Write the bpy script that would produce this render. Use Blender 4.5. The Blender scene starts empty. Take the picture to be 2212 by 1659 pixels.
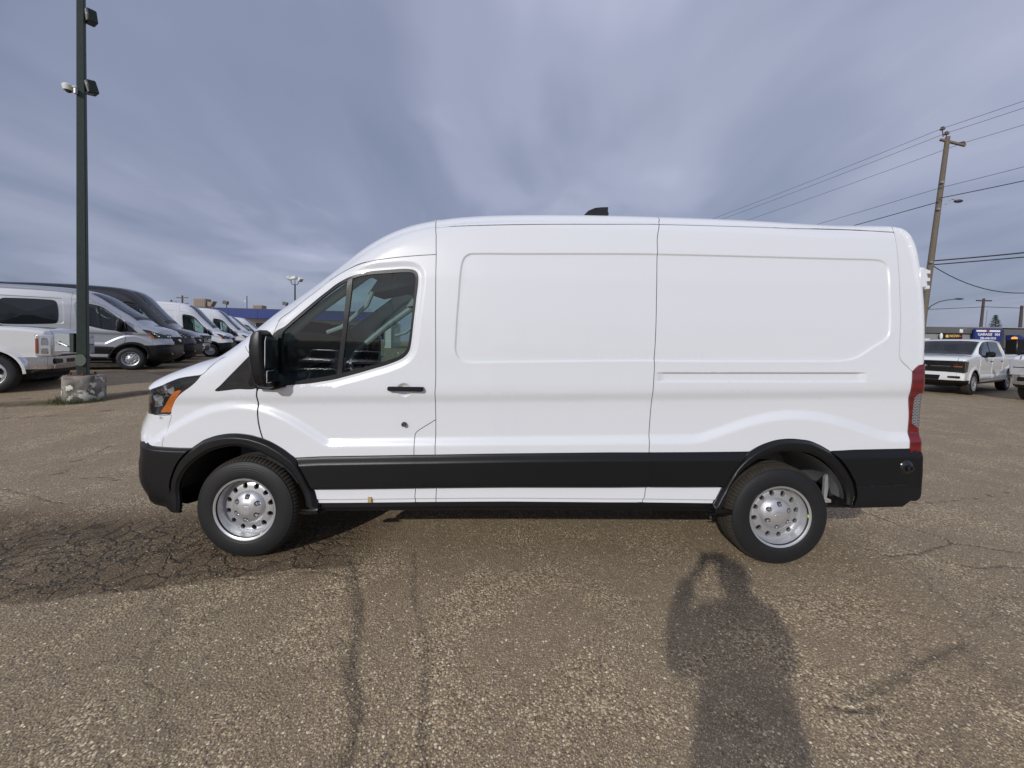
import bpy, math, random
import numpy as np
from mathutils import Vector, Matrix
from mathutils.geometry import delaunay_2d_cdt

random.seed(7); rng = np.random.default_rng(7)
scene = bpy.context.scene

# ---------------------------------------------------------------- camera
def cam_axes(yaw, pitch, roll):
    r = np.array([1, 0, 0.]); d = np.array([0, 0, -1.]); w = np.array([0, 1., 0])
    cy, sy = math.cos(yaw), math.sin(yaw); r, w = cy*r - sy*w, sy*r + cy*w
    cp, sp = math.cos(pitch), math.sin(pitch); w, d = cp*w + sp*d, cp*d - sp*w
    cr, sr = math.cos(roll), math.sin(roll); r, d = cr*r - sr*d, cr*d + sr*r
    return r, d, w
CAM = (1.857, -2.665, 1.547)
_r, _d, _w = cam_axes(.0045, .03, .0158)
cam_data = bpy.data.cameras.new('camera'); cam = bpy.data.objects.new('camera', cam_data)
scene.collection.objects.link(cam)
cam.matrix_world = Matrix(((_r[0], -_d[0], -_w[0], CAM[0]), (_r[1], -_d[1], -_w[1], CAM[1]), (_r[2], -_d[2], -_w[2], CAM[2]), (0, 0, 0, 1)))
cam_data.sensor_width = 36; cam_data.lens = 36 * 831 / 2212
cam_data.shift_y = -65 / 2212
cam_data.clip_start = .01; cam_data.clip_end = 3000
scene.camera = cam

# ---------------------------------------------------------------- sky and sun
SUN_EL, SUN_AZ = math.radians(26.0), math.radians(27.8)     # light travels towards +x sin, +y cos
sun_dir = Vector((math.sin(SUN_AZ)*math.cos(SUN_EL), math.cos(SUN_AZ)*math.cos(SUN_EL), -math.sin(SUN_EL)))
sun_data = bpy.data.lights.new('sun', 'SUN'); sun_data.energy = 2.3; sun_data.angle = math.radians(.9); sun_data.color = (1, .975, .93)
sun = bpy.data.objects.new('sun', sun_data); scene.collection.objects.link(sun)
sun.rotation_euler = sun_dir.to_track_quat('-Z', 'Y').to_euler()
world = bpy.data.worlds.new('World'); scene.world = world; world.use_nodes = True
nt = world.node_tree; nt.nodes.clear()
def wn(t, **k):
    n = nt.nodes.new(t)
    for a, b in k.items(): setattr(n, a, b)
    return n
L = nt.links.new
out = wn('ShaderNodeOutputWorld'); bg = wn('ShaderNodeBackground'); bg.inputs[1].default_value = .096
sky = wn('ShaderNodeTexSky'); sky.sky_type = 'NISHITA'; sky.sun_disc = False; sky.sun_elevation = SUN_EL; sky.sun_rotation = SUN_AZ + math.pi
sky.air_density = 1.2; sky.dust_density = 2.0
tc = wn('ShaderNodeTexCoord')
# project the direction on a flat cloud layer: p = d.xy / (d.z + .12)
sep = wn('ShaderNodeSeparateXYZ'); L(tc.outputs['Generated'], sep.inputs[0])
def math_(op, a, b=None, clamp=False):
    n = wn('ShaderNodeMath', operation=op, use_clamp=clamp)
    for i, v in enumerate((a, b)):
        if v is None: continue
        if isinstance(v, (int, float)): n.inputs[i].default_value = v
        else: L(v, n.inputs[i])
    return n.outputs[0]
zz = math_('ADD', math_('MAXIMUM', sep.outputs[2], 0.0), .22)
px = math_('DIVIDE', sep.outputs[0], zz); py = math_('DIVIDE', sep.outputs[1], zz)
comb = wn('ShaderNodeCombineXYZ'); L(px, comb.inputs[0]); L(py, comb.inputs[1])
def clouds(rot, scale, loc, nscale, detail, dist, rough=.5):
    m = wn('ShaderNodeMapping'); m.inputs['Rotation'].default_value = (0, 0, rot); m.inputs['Scale'].default_value = scale; m.inputs['Location'].default_value = loc
    L(comb.outputs[0], m.inputs[0])
    n = wn('ShaderNodeTexNoise'); n.inputs['Scale'].default_value = nscale; n.inputs['Detail'].default_value = detail
    n.inputs['Roughness'].default_value = rough; n.inputs['Distortion'].default_value = dist; L(m.outputs[0], n.inputs['Vector'])
    return n.outputs['Fac']
def ramp(fac, stops):
    r = wn('ShaderNodeValToRGB'); L(fac, r.inputs[0]); e = r.color_ramp.elements
    while len(e) < len(stops): e.new(.5)
    for i, (p, c) in enumerate(stops): e[i].position = p; e[i].color = (*c, 1)
    r.color_ramp.interpolation = 'EASE'
    return r.outputs[0]
def mix(fac, a, b, mode='MIX'):
    n = wn('ShaderNodeMix', data_type='RGBA', blend_type=mode)
    if isinstance(fac, (int, float)): n.inputs[0].default_value = fac
    else: L(fac, n.inputs[0])
    for i, v in ((6, a), (7, b)):
        if isinstance(v, tuple): n.inputs[i].default_value = (*v, 1)
        else: L(v, n.inputs[i])
    return n.outputs[2]
broad = clouds(.12, (.95, .80, 1), (8.7, 3.1, 0), .95, 4, .45, .48)
streak = clouds(.12, (1.15, .55, 1), (7.2, .6, 0), 1.1, 5, .6, .5)
fine = clouds(.10, (1.5, .70, 1), (6.5, 2.2, 0), 1.4, 6, .9, .56)
base_col = ramp(broad, [(.34, (2.0, 2.45, 3.75)), (.48, (2.85, 3.2, 4.6)), (.58, (3.9, 4.2, 5.8)), (.72, (6.0, 6.2, 8.1))])
veil = ramp(streak, [(.44, (0, 0, 0)), (.72, (1, 1, 1))])
veil2 = ramp(fine, [(.55, (0, 0, 0)), (.74, (1, 1, 1))])
c1 = mix(math_('MULTIPLY', veil, .42), base_col, (4.9, 5.3, 6.6))
c2 = mix(math_('MULTIPLY', veil2, .26), c1, (6.0, 6.2, 7.3))
low = math_('SUBTRACT', 1.0, math_('MULTIPLY', math_('MAXIMUM', sep.outputs[2], 0.0), 5.0), True)
c3 = mix(math_('MULTIPLY', low, .45), c2, (2.75, 3.3, 4.6))
final = mix(.12, c3, sky.outputs[0])
L(final, bg.inputs[0]); L(bg.outputs[0], out.inputs[0])

vs = scene.view_settings; vs.view_transform = 'Standard'; vs.look = 'None'; vs.gamma = 1; vs.use_curve_mapping = False; vs.exposure = 0
scene.render.film_transparent = False
# ---------------------------------------------------------------- numeric helpers
def smooth(t):
    t = np.clip(t, 0, 1); return t * t * (3 - 2 * t)

def resample(P, step, closed=False):
    P = np.asarray(P, float)
    if closed: P = np.vstack([P, P[:1]])
    out = [P[0]]
    for a, b in zip(P[:-1], P[1:]):
        L = np.hypot(*(b - a)); n = max(1, int(math.ceil(L / step)))
        for k in range(1, n + 1): out.append(a + (b - a) * k / n)
    out = np.array(out)
    return out[:-1] if closed else out

def spline(P, step=.02, closed=False):
    """Catmull-Rom through P, resampled"""
    P = np.asarray(P, float); n = len(P); out = []
    segs = n if closed else n - 1
    for i in range(segs):
        if closed: p0, p1, p2, p3 = P[(i-1) % n], P[i], P[(i+1) % n], P[(i+2) % n]
        else: p0, p1, p2, p3 = P[max(i-1, 0)], P[i], P[i+1], P[min(i+2, n-1)]
        L = np.linalg.norm(p2 - p1); k = max(1, int(math.ceil(L / step)))
        d01 = max(np.linalg.norm(p1-p0), 1e-6); d12 = max(L, 1e-6); d23 = max(np.linalg.norm(p3-p2), 1e-6)
        m1 = (p2 - p0) / (d01 + d12) * d12 if d01 > 2e-6 else (p2 - p1)
        m2 = (p3 - p1) / (d12 + d23) * d12 if d23 > 2e-6 else (p2 - p1)
        for j in range(k):
            t = j / k
            out.append((2*t**3-3*t**2+1)*p1 + (t**3-2*t**2+t)*m1 + (-2*t**3+3*t**2)*p2 + (t**3-t**2)*m2)
    if not closed: out.append(P[-1])
    return np.array(out)

def dist_poly(P, Q, chunk=4000):
    """distance of points P (N,2) to open polyline Q (M,2); returns dist, param index (float)"""
    P = np.asarray(P, float); Q = np.asarray(Q, float)
    A = Q[:-1]; D = Q[1:] - A; DD = np.maximum((D * D).sum(1), 1e-12)
    dist = np.empty(len(P)); par = np.empty(len(P))
    for s in range(0, len(P), chunk):
        p = P[s:s+chunk, None, :]
        t = np.clip(((p - A) * D).sum(2) / DD, 0, 1)
        q = A + t[..., None] * D
        d2 = ((p - q) ** 2).sum(2); k = d2.argmin(1); r = np.arange(len(k))
        dist[s:s+chunk] = np.sqrt(d2[r, k]); par[s:s+chunk] = k + t[r, k]
    return dist, par

def inside(P, poly):
    P = np.asarray(P, float); poly = np.asarray(poly, float)
    x, y = P[:, 0], P[:, 1]; c = np.zeros(len(P), bool)
    x1, y1 = poly[:, 0], poly[:, 1]; x2, y2 = np.roll(x1, -1), np.roll(y1, -1)
    for a, b, e, f in zip(x1, y1, x2, y2):
        if b == f: continue
        m = ((b > y) != (f > y)) & (x < (e - a) * (y - b) / (f - b) + a)
        c ^= m
    return c

class Shell:
    """half body seen from the side: y (inset from the widest plane) as a function of length x and height z"""
    def __init__(s, S, W, T, extra=None):
        # S rows: x, z, R, n, y0
        S = np.array(S, float)
        s.W = W; s.Tz = np.array([t[0] for t in T]); s.Ty = np.array([t[1] for t in T])
        c = spline(S, .03)                      # smooth all columns together
        c[:, 2] = np.clip(c[:, 2], S[:, 2].min(), S[:, 2].max()); c[:, 3] = np.clip(c[:, 3], 2, 6); c[:, 4] = np.clip(c[:, 4], S[:, 4].min(), S[:, 4].max())
        s.S = c[:, :2]; s.R = c[:, 2]; s.n = c[:, 3]; s.y0 = c[:, 4]
        v = 1 - s.y0 / W
        s.delta = s.R * (1 - (1 - v ** s.n) ** (1 / s.n))
        t = np.gradient(s.S, axis=0); t /= np.linalg.norm(t, axis=1)[:, None]
        nrm = np.c_[-t[:, 1], t[:, 0]]
        for _ in range(4): nrm[1:-1] = (nrm[:-2] + nrm[2:] + 2 * nrm[1:-1]) / 4
        s.N = nrm / np.linalg.norm(nrm, axis=1)[:, None]
        s.extra = extra
    def T(s, z):
        h = .015
        return (np.interp(z - h, s.Tz, s.Ty) + 2*np.interp(z, s.Tz, s.Ty) + np.interp(z + h, s.Tz, s.Ty)) / 4
    def pil(s, d, R, n):
        u = np.clip(1 - d / R, 0, 1)
        return s.W * (1 - np.clip(1 - u ** n, 0, 1) ** (1 / n))
    def base(s, P):
        d, k = dist_poly(P, s.S); i = np.arange(len(s.S))
        dl = np.interp(k, i, s.delta); R = np.interp(k, i, s.R); n = np.interp(k, i, s.n)
        return s.T(P[:, 1]) * np.clip((d + .02) / .1, 0, 1) + s.pil(d + dl, R, n)
    def f(s, P):
        y = s.base(P)
        if s.extra: y = y + s.extra(P)
        return y
# silhouette of the van body half: x, z, corner radius R, exponent, inset at the silhouette
VAN_S = [(-0.6, 0.272, 0.3, 3, 0.25), (-0.7, 0.292, 0.3, 3, 0.25), (-0.77, 0.332, 0.36, 3, 0.25), (-0.845, 0.392, 0.4, 3, 0.25), (-0.895, 0.46, 0.42, 3, 0.25), (-0.913, 0.53, 0.42, 3, 0.25), (-0.917, 0.6, 0.42, 3, 0.25), (-0.917, 0.67, 0.42, 3, 0.25), (-0.905, 0.72, 0.42, 3, 0.25), (-0.917, 0.8, 0.45, 3, 0.25), (-0.917, 0.865, 0.48, 3, 0.25), (-0.902, 0.925, 0.48, 3, 0.25), (-0.867, 1.0, 0.46, 3, 0.25), (-0.835, 1.1, 0.4, 3, 0.25), (-0.775, 1.186, 0.3, 3, 0.25), (-0.751, 1.237, 0.24, 3, 0.25), (-0.694, 1.273, 0.2, 3, 0.25), (-0.595, 1.317, 0.2, 3, 0.25), (-0.454, 1.369, 0.2, 3, 0.25), (-0.341, 1.405, 0.2, 2.8, 0.25), (-0.256, 1.449, 0.22, 2.6, 0.25), (-0.15, 1.53, 0.26, 2.6, 0.25), (-0.02, 1.645, 0.3, 2.6, 0.25), (0.112, 1.755, 0.32, 2.6, 0.25), (0.25, 1.854, 0.32, 2.6, 0.25), (0.457, 2.009, 0.32, 2.6, 0.25), (0.595, 2.122, 0.32, 2.6, 0.25), (0.732, 2.232, 0.31, 2.6, 0.25), (0.869, 2.32, 0.29, 2.6, 0.25), (1.006, 2.386, 0.27, 2.6, 0.25), (1.144, 2.431, 0.25, 2.6, 0.25), (1.288, 2.461, 0.24, 2.6, 0.25), (1.487, 2.487, 0.22, 2.6, 0.25), (1.762, 2.506, 0.21, 2.6, 0.25), (2.313, 2.518, 0.21, 2.6, 0.25), (2.949, 2.515, 0.21, 2.6, 0.25), (3.6, 2.498, 0.21, 2.6, 0.24), (4.225, 2.469, 0.2, 2.6, 0.23), (4.55, 2.46, 0.18, 2.6, 0.2), (4.64, 2.449, 0.16, 2.8, 0.18), (4.695, 2.422, 0.15, 3, 0.16), (4.73, 2.375, 0.14, 3, 0.15), (4.754, 2.3, 0.13, 3, 0.14), (4.764, 2.21, 0.12, 3, 0.13), (4.781, 2.05, 0.12, 3, 0.12), (4.8, 1.85, 0.12, 3, 0.12), (4.808, 1.66, 0.12, 3, 0.12), (4.808, 1.43, 0.12, 3, 0.12), (4.803, 1.1, 0.12, 3, 0.12), (4.793, 0.83, 0.12, 3, 0.12), (4.788, 0.79, 0.12, 3, 0.12), (4.788, 0.65, 0.12, 3, 0.12), (4.778, 0.52, 0.12, 3, 0.12), (4.758, 0.475, 0.12, 3, 0.12), (4.728, 0.455, 0.12, 3, 0.12)]
VAN_T = [(.2,.03),(.43,.016),(.55,.03),(.80,.034),(.9,.037),(1.0,.037),(1.10,.036),(1.162,.033),(1.225,.012),(1.27,.011),(1.4,.018),(1.7,.028),(2.0,.045),(2.2,.07),(2.35,.10),(2.6,.16)]
WF = .0; WR = 3.81; WZ = .345
TR = {
'door_front': [(0.101,1.211),(0.098,1.198),(0.092,1.138),(0.097,1.073),(0.103,0.975),(0.115,0.910),(0.132,0.852)],
'door_top': [(0.101,1.211),(0.227,1.677),(0.299,1.739),(0.381,1.817),(0.468,1.887),(0.541,1.953),(0.622,2.008),(0.705,2.051),(0.788,2.084),(0.869,2.104),(0.947,2.117),(1.050,2.132),(1.178,2.146),(1.324,2.158)],
'door_back': [(1.324,2.158),(1.330,1.776),(1.339,1.270),(1.335,1.179),(1.338,0.992),(1.341,0.748),(1.352,0.624),(1.354,0.527),(1.351,0.423)],
'front_roof_seam': [(1.287,2.463),(1.317,2.301),(1.324,2.158)],
'flap': [(1.338,0.993),(1.309,0.974),(1.257,0.941),(1.212,0.910),(1.197,0.894),(1.191,0.869),(1.192,0.811),(1.193,0.749),(1.202,0.707),(1.206,0.622),(1.208,0.525),(1.205,0.463),(1.208,0.418)],
'roof_seam': [(1.310,2.369),(1.438,2.373),(1.636,2.381),(1.899,2.391),(2.163,2.399),(2.559,2.407),(2.906,2.414),(4.220,2.403),(4.348,2.398),(4.475,2.392),(4.600,2.383)],
'slide_seam': [(2.950,2.519),(2.895,2.329),(2.888,2.193),(2.882,1.995),(2.879,1.750),(2.875,1.570),(2.868,1.441),(2.866,1.445),(2.869,1.398),(2.866,1.335),(2.861,1.231),(2.860,1.154),(2.855,1.058),(2.849,0.909),(2.844,0.782),(2.855,0.750),(2.860,0.719),(2.851,0.634),(2.840,0.554),(2.824,0.543),(2.816,0.487),(2.801,0.441)],
'recess': [(1.578,2.174),(1.902,2.179),(2.420,2.188),(2.888,2.193),(4.245,2.181),(4.349,2.181),(4.434,2.179),(4.479,2.171),(4.506,2.155),(4.525,2.124),(4.529,2.078),(4.528,1.948),(4.531,1.792),(4.529,1.702),(4.523,1.648),(4.505,1.614),(4.464,1.582),(4.413,1.552),(4.349,1.508),(4.298,1.476),(4.233,1.455),(4.156,1.445),(4.123,1.444),(3.598,1.435),(3.074,1.428),(2.865,1.427),(2.864,1.428),(2.427,1.419),(2.042,1.409),(1.721,1.400),(1.593,1.396),(1.541,1.401),(1.503,1.417),(1.476,1.452),(1.466,1.496),(1.468,1.573),(1.474,1.727),(1.482,1.856),(1.490,1.998),(1.498,2.083),(1.514,2.136),(1.542,2.164)],
'slot': [(2.869,1.352),(2.869,1.283),(4.359,1.306),(4.359,1.374)],
'tail': [(4.678,1.388),(4.697,1.411),(4.725,1.434),(4.741,1.438)],
'tail_l': [(4.678,1.388),(4.673,1.331),(4.668,1.266),(4.674,1.200),(4.687,1.081),(4.685,0.975),(4.678,0.883),(4.675,0.825)],
'rear_seam': [(4.635,2.462),(4.601,2.407),(4.602,2.383),(4.599,2.335),(4.599,2.287),(4.595,2.185),(4.593,2.079),(4.592,1.923),(4.595,1.819),(4.596,1.742),(4.593,1.664),(4.590,1.574),(4.588,1.496),(4.595,1.471),(4.615,1.448),(4.648,1.418),(4.678,1.388)],
'far_out': [(-0.500,0.495),(-0.500,0.517),(-0.495,0.555),(-0.481,0.600),(-0.463,0.646),(-0.441,0.685),(-0.412,0.722),(-0.383,0.753),(-0.354,0.778),(-0.316,0.805),(-0.277,0.831),(-0.233,0.849),(-0.188,0.864),(-0.123,0.877),(-0.059,0.882),(-0.001,0.879),(0.058,0.871),(0.097,0.861),(0.135,0.850),(0.187,0.830),(0.233,0.806),(0.285,0.775),(0.330,0.742),(0.363,0.718),(0.389,0.691),(0.415,0.652),(0.442,0.607),(0.465,0.562),(0.486,0.524),(0.504,0.493),(0.519,0.449),(0.532,0.401),(0.535,0.394)],
'far_in': [(-0.414,0.349),(-0.420,0.423),(-0.428,0.480),(-0.427,0.524),(-0.418,0.556),(-0.402,0.592),(-0.379,0.628),(-0.350,0.662),(-0.315,0.694),(-0.283,0.719),(-0.251,0.740),(-0.206,0.764),(-0.154,0.781),(-0.109,0.792),(-0.058,0.798),(-0.006,0.796),(0.039,0.790),(0.085,0.776),(0.137,0.756),(0.188,0.730),(0.240,0.702),(0.292,0.670),(0.331,0.638),(0.364,0.600),(0.394,0.554),(0.418,0.510),(0.441,0.461),(0.455,0.423),(0.461,0.393)],
'rar_out': [(3.291,0.439),(3.314,0.482),(3.345,0.538),(3.376,0.599),(3.406,0.653),(3.439,0.702),(3.483,0.752),(3.535,0.798),(3.583,0.830),(3.632,0.856),(3.681,0.875),(3.729,0.890),(3.787,0.899),(3.844,0.902),(3.905,0.898),(3.967,0.890),(4.008,0.876),(4.049,0.858),(4.086,0.838),(4.123,0.815),(4.163,0.778),(4.199,0.738),(4.233,0.693),(4.258,0.649),(4.276,0.616),(4.285,0.584),(4.290,0.543),(4.288,0.511),(4.277,0.480),(4.266,0.462)],
'rar_in': [(3.366,0.432),(3.374,0.475),(3.386,0.511),(3.402,0.547),(3.419,0.581),(3.445,0.625),(3.475,0.664),(3.505,0.694),(3.537,0.720),(3.569,0.743),(3.605,0.764),(3.650,0.786),(3.698,0.803),(3.751,0.815),(3.804,0.821),(3.865,0.819),(3.927,0.812),(3.976,0.798),(4.022,0.778),(4.059,0.754),(4.093,0.724),(4.125,0.694),(4.153,0.659),(4.177,0.623),(4.196,0.589),(4.210,0.550),(4.215,0.514),(4.212,0.462)],
'head': [(-0.542,1.219),(-0.499,1.239),(-0.454,1.256),(-0.400,1.268),(-0.348,1.277),(-0.292,1.286),(-0.300,1.273),(-0.316,1.250),(-0.336,1.228),(-0.372,1.197),(-0.412,1.168),(-0.441,1.144),(-0.468,1.116),(-0.490,1.089),(-0.508,1.057),(-0.517,1.031),(-0.522,1.005),(-0.561,1.003),(-0.600,1.001),(-0.652,0.997),(-0.645,1.022),(-0.642,1.048),(-0.636,1.083),(-0.622,1.120),(-0.601,1.147),(-0.585,1.173),(-0.561,1.198)],
'amber': [(-0.473,1.170),(-0.432,1.175),(-0.450,1.149),(-0.468,1.123),(-0.495,1.077),(-0.515,1.021),(-0.554,1.018),(-0.596,1.017),(-0.570,1.056),(-0.540,1.096),(-0.506,1.135)],
'hood_seam': [(-0.545,1.218),(-0.499,1.239),(-0.454,1.256),(-0.400,1.268),(-0.348,1.277),(-0.292,1.287),(-0.268,1.311),(-0.246,1.341),(-0.226,1.367),(-0.204,1.392),(-0.164,1.412)],
'cowl_seam': [(-0.007,1.492),(0.004,1.479),(0.020,1.460),(0.035,1.442)],
'bumper_white': [(-0.666,0.995),(-0.607,0.996),(-0.561,0.996),(-0.522,0.997),(-0.535,0.946),(-0.544,0.907),(-0.554,0.868),(-0.561,0.829),(-0.567,0.780)],
'clad_top_front': [(-0.689,0.799),(-0.668,0.790),(-0.640,0.785),(-0.606,0.782),(-0.567,0.780),(-0.509,0.777),(-0.444,0.775),(-0.354,0.775),(-0.335,0.774)],
'bump_crease': [(-0.602,0.484),(-0.503,0.490),(-0.419,0.491)],
'clad_top_door': [(0.328,0.715),(0.418,0.721),(0.547,0.729),(0.806,0.737),(1.192,0.749),(1.341,0.753)],
'clad_top_mid': [(1.341,0.753),(1.584,0.761),(1.851,0.769),(2.570,0.787),(2.844,0.791),(3.100,0.796),(3.312,0.801),(3.540,0.807)],
'clad_top_rear': [(4.124,0.820),(4.193,0.824),(4.288,0.831),(4.480,0.838),(4.677,0.845)],
'clad_bot': [(0.507,0.501),(0.746,0.506),(1.069,0.515),(1.344,0.523),(1.587,0.529),(1.855,0.535),(2.575,0.545),(2.834,0.551),(3.105,0.554),(3.349,0.559)],
'sill_bot': [(0.545,0.402),(0.749,0.406),(1.072,0.414),(1.347,0.421),(1.590,0.426),(1.857,0.431),(2.574,0.436),(2.801,0.439),(3.103,0.440),(3.293,0.440)],
'rock_bot': [(0.463,0.337),(0.748,0.343),(1.072,0.352),(1.347,0.361),(1.590,0.368),(1.858,0.373),(2.576,0.372),(2.999,0.375),(3.360,0.378)],
'sail': [(-0.194,1.183),(-0.157,1.217),(-0.103,1.276),(-0.041,1.341),(0.040,1.425),(0.096,1.474),(0.110,1.423),(0.106,1.333),(0.099,1.205),(-0.048,1.190),(-0.180,1.173),(-0.192,1.176)],
'winframe': [(0.091,1.200),(0.110,1.304),(0.131,1.444),(0.160,1.534),(0.196,1.580),(0.224,1.607),(0.272,1.632),(0.328,1.683),(0.389,1.738),(0.450,1.793),(0.512,1.848),(0.574,1.899),(0.618,1.935),(0.670,1.966),(0.710,1.986),(0.749,2.000),(0.801,2.015),(0.865,2.030),(0.929,2.038),(0.993,2.044),(1.057,2.050),(1.108,2.053),(1.153,2.050),(1.176,2.043),(1.194,2.027),(1.203,2.001),(1.204,1.962),(1.200,1.910),(1.193,1.846),(1.188,1.788),(1.181,1.717),(1.174,1.647),(1.169,1.589),(1.163,1.537),(1.154,1.486),(1.139,1.457),(1.118,1.434),(1.090,1.415),(1.058,1.400),(0.982,1.371),(0.900,1.346),(0.817,1.320),(0.722,1.293),(0.627,1.267),(0.531,1.249),(0.448,1.236),(0.306,1.222),(0.176,1.208)],
'glass': [(0.263,1.236),(0.264,1.370),(0.258,1.498),(0.256,1.561),(0.265,1.594),(0.287,1.618),(0.337,1.664),(0.423,1.742),(0.497,1.808),(0.578,1.877),(0.641,1.925),(0.680,1.949),(0.731,1.975),(0.789,1.994),(0.853,2.007),(0.917,2.014),(0.994,2.021),(1.071,2.027),(1.135,2.029),(1.162,2.026),(1.178,2.012),(1.183,1.988),(1.181,1.936),(1.175,1.858),(1.168,1.788),(1.162,1.704),(1.154,1.621),(1.146,1.556),(1.138,1.511),(1.124,1.479),(1.105,1.456),(1.077,1.437),(1.032,1.419),(0.943,1.388),(0.848,1.360),(0.753,1.333),(0.677,1.312),(0.563,1.288),(0.448,1.267)],
'bar': [(0.703,1.974),(0.739,1.987),(0.735,1.890),(0.722,1.761),(0.709,1.633),(0.697,1.517),(0.686,1.408),(0.676,1.293),(0.642,1.283),(0.655,1.408),(0.667,1.517),(0.680,1.632),(0.690,1.760),(0.700,1.889)],
'shelf': [(3.469,0.918),(3.889,1.031),(4.157,0.961)],
'handle': [(1.012,1.208),(1.259,1.218)],
'cup': [(1.120,1.203),(1.065,1.202),(1.122,1.255),(1.117,1.149)],
'lock': [(1.118,0.959)],
'tape': [(0.880,0.452),(0.900,0.419)],
'sensor': [(4.633,0.719)],
'rearcrease': [(4.286,0.581),(4.627,0.601)],
'bump_top_rear': [(4.699,0.816),(4.719,0.808),(4.740,0.811),(4.816,0.806)],
'bumpgap': [(4.731,0.787),(4.730,0.689),(4.718,0.570),(4.763,0.455)],
}
# ---------------------------------------------------------------- materials
MATS = {}
class NT:
    def __init__(s, name):
        s.m = bpy.data.materials.new(name); s.m.use_nodes = True; s.t = s.m.node_tree; s.t.nodes.clear()
        s.out = s.n('ShaderNodeOutputMaterial'); MATS[name] = s.m
    def n(s, typ, **k):
        n = s.t.nodes.new(typ)
        for a, b in k.items(): setattr(n, a, b)
        return n
    def l(s, a, b): s.t.links.new(a, b)
    def math(s, op, a, b=0.0, clamp=False):
        n = s.n('ShaderNodeMath', operation=op, use_clamp=clamp)
        for i, v in enumerate((a, b)):
            if isinstance(v, (int, float)): n.inputs[i].default_value = v
            else: s.l(v, n.inputs[i])
        return n.outputs[0]
    def mix(s, fac, a, b, mode='MIX'):
        n = s.n('ShaderNodeMix', data_type='RGBA', blend_type=mode)
        if isinstance(fac, (int, float)): n.inputs[0].default_value = fac
        else: s.l(fac, n.inputs[0])
        for i, v in ((6, a), (7, b)):
            if isinstance(v, tuple): n.inputs[i].default_value = (*v[:3], 1)
            else: s.l(v, n.inputs[i])
        return n.outputs[2]
    def ramp(s, fac, stops, interp='LINEAR'):
        r = s.n('ShaderNodeValToRGB'); s.l(fac, r.inputs[0]); e = r.color_ramp.elements
        while len(e) < len(stops): e.new(.5)
        for i, (p, c) in enumerate(stops):
            e[i].position = p; e[i].color = (*(c if isinstance(c, tuple) else (c, c, c)), 1)
        r.color_ramp.interpolation = interp
        return r.outputs[0]
    def coord(s, kind='Object', scale=(1, 1, 1)):
        c = s.n('ShaderNodeTexCoord'); m = s.n('ShaderNodeMapping'); m.inputs['Scale'].default_value = scale
        s.l(c.outputs[kind], m.inputs[0]); return m.outputs[0]
    def noise(s, vec, scale, detail=3, rough=.5, dist=0):
        n = s.n('ShaderNodeTexNoise'); n.inputs['Scale'].default_value = scale; n.inputs['Detail'].default_value = detail
        n.inputs['Roughness'].default_value = rough; n.inputs['Distortion'].default_value = dist; s.l(vec, n.inputs['Vector']); return n.outputs['Fac']
    def bump(s, h, strength, dist=.01):
        b = s.n('ShaderNodeBump'); b.inputs['Strength'].default_value = strength; b.inputs['Distance'].default_value = dist; s.l(h, b.inputs['Height']); return b.outputs[0]
    def bsdf(s, color, rough=.5, metallic=0, **k):
        b = s.n('ShaderNodeBsdfPrincipled')
        for key, v in (('Base Color', color), ('Roughness', rough), ('Metallic', metallic), *k.items()):
            key = key.replace('_', ' ')
            if isinstance(v, tuple): b.inputs[key].default_value = (*v, 1) if len(v) == 3 and 'Color' in key else v
            elif isinstance(v, (int, float)): b.inputs[key].default_value = v
            else: s.l(v, b.inputs[key])
        return b
    def done(s, b): s.l(b.outputs[0], s.out.inputs[0]); return s.m

def plain(name, color, rough=.5, metallic=0, nz=.12, nscale=40, bump=0, **k):
    t = NT(name); v = t.coord()
    n = t.noise(v, nscale, 4)
    col = t.mix(n, tuple(c * (1 - nz) for c in color), tuple(min(1, c * (1 + nz)) for c in color))
    r = t.ramp(n, [(.3, max(0, rough - .06)), (.7, min(1, rough + .06))])
    kk = dict(k)
    if bump: kk['Normal'] = t.bump(t.noise(v, nscale * 4, 2), bump, .002)
    return t.done(t.bsdf(col, r, metallic, **kk))

def paint(name, color, rough=.32, coat=1.0, metallic=0, dirt=.025):
    t = NT(name); v = t.coord()
    n = t.noise(v, 1.6, 5)
    c = t.n('ShaderNodeNewGeometry'); sp = t.n('ShaderNodeSeparateXYZ'); t.l(v, sp.inputs[0])
    # a little road dust low on the panels
    lowz = t.ramp(sp.outputs[2], [(.25, 1.0), (.75, 0.0)])
    dust = t.math('MULTIPLY', t.math('MULTIPLY', lowz, t.noise(v, 9, 6)), dirt * 2)
    col = t.mix(dust, tuple(color), (.30, .26, .21))
    col = t.mix(t.math('MULTIPLY', n, .10), col, tuple(x * .93 for x in color))
    peel = t.bump(t.noise(v, 230, 2), .011, .002)
    return t.done(t.bsdf(col, rough, metallic, Coat_Weight=coat, Coat_Roughness=.022, Coat_Normal=peel))

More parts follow.
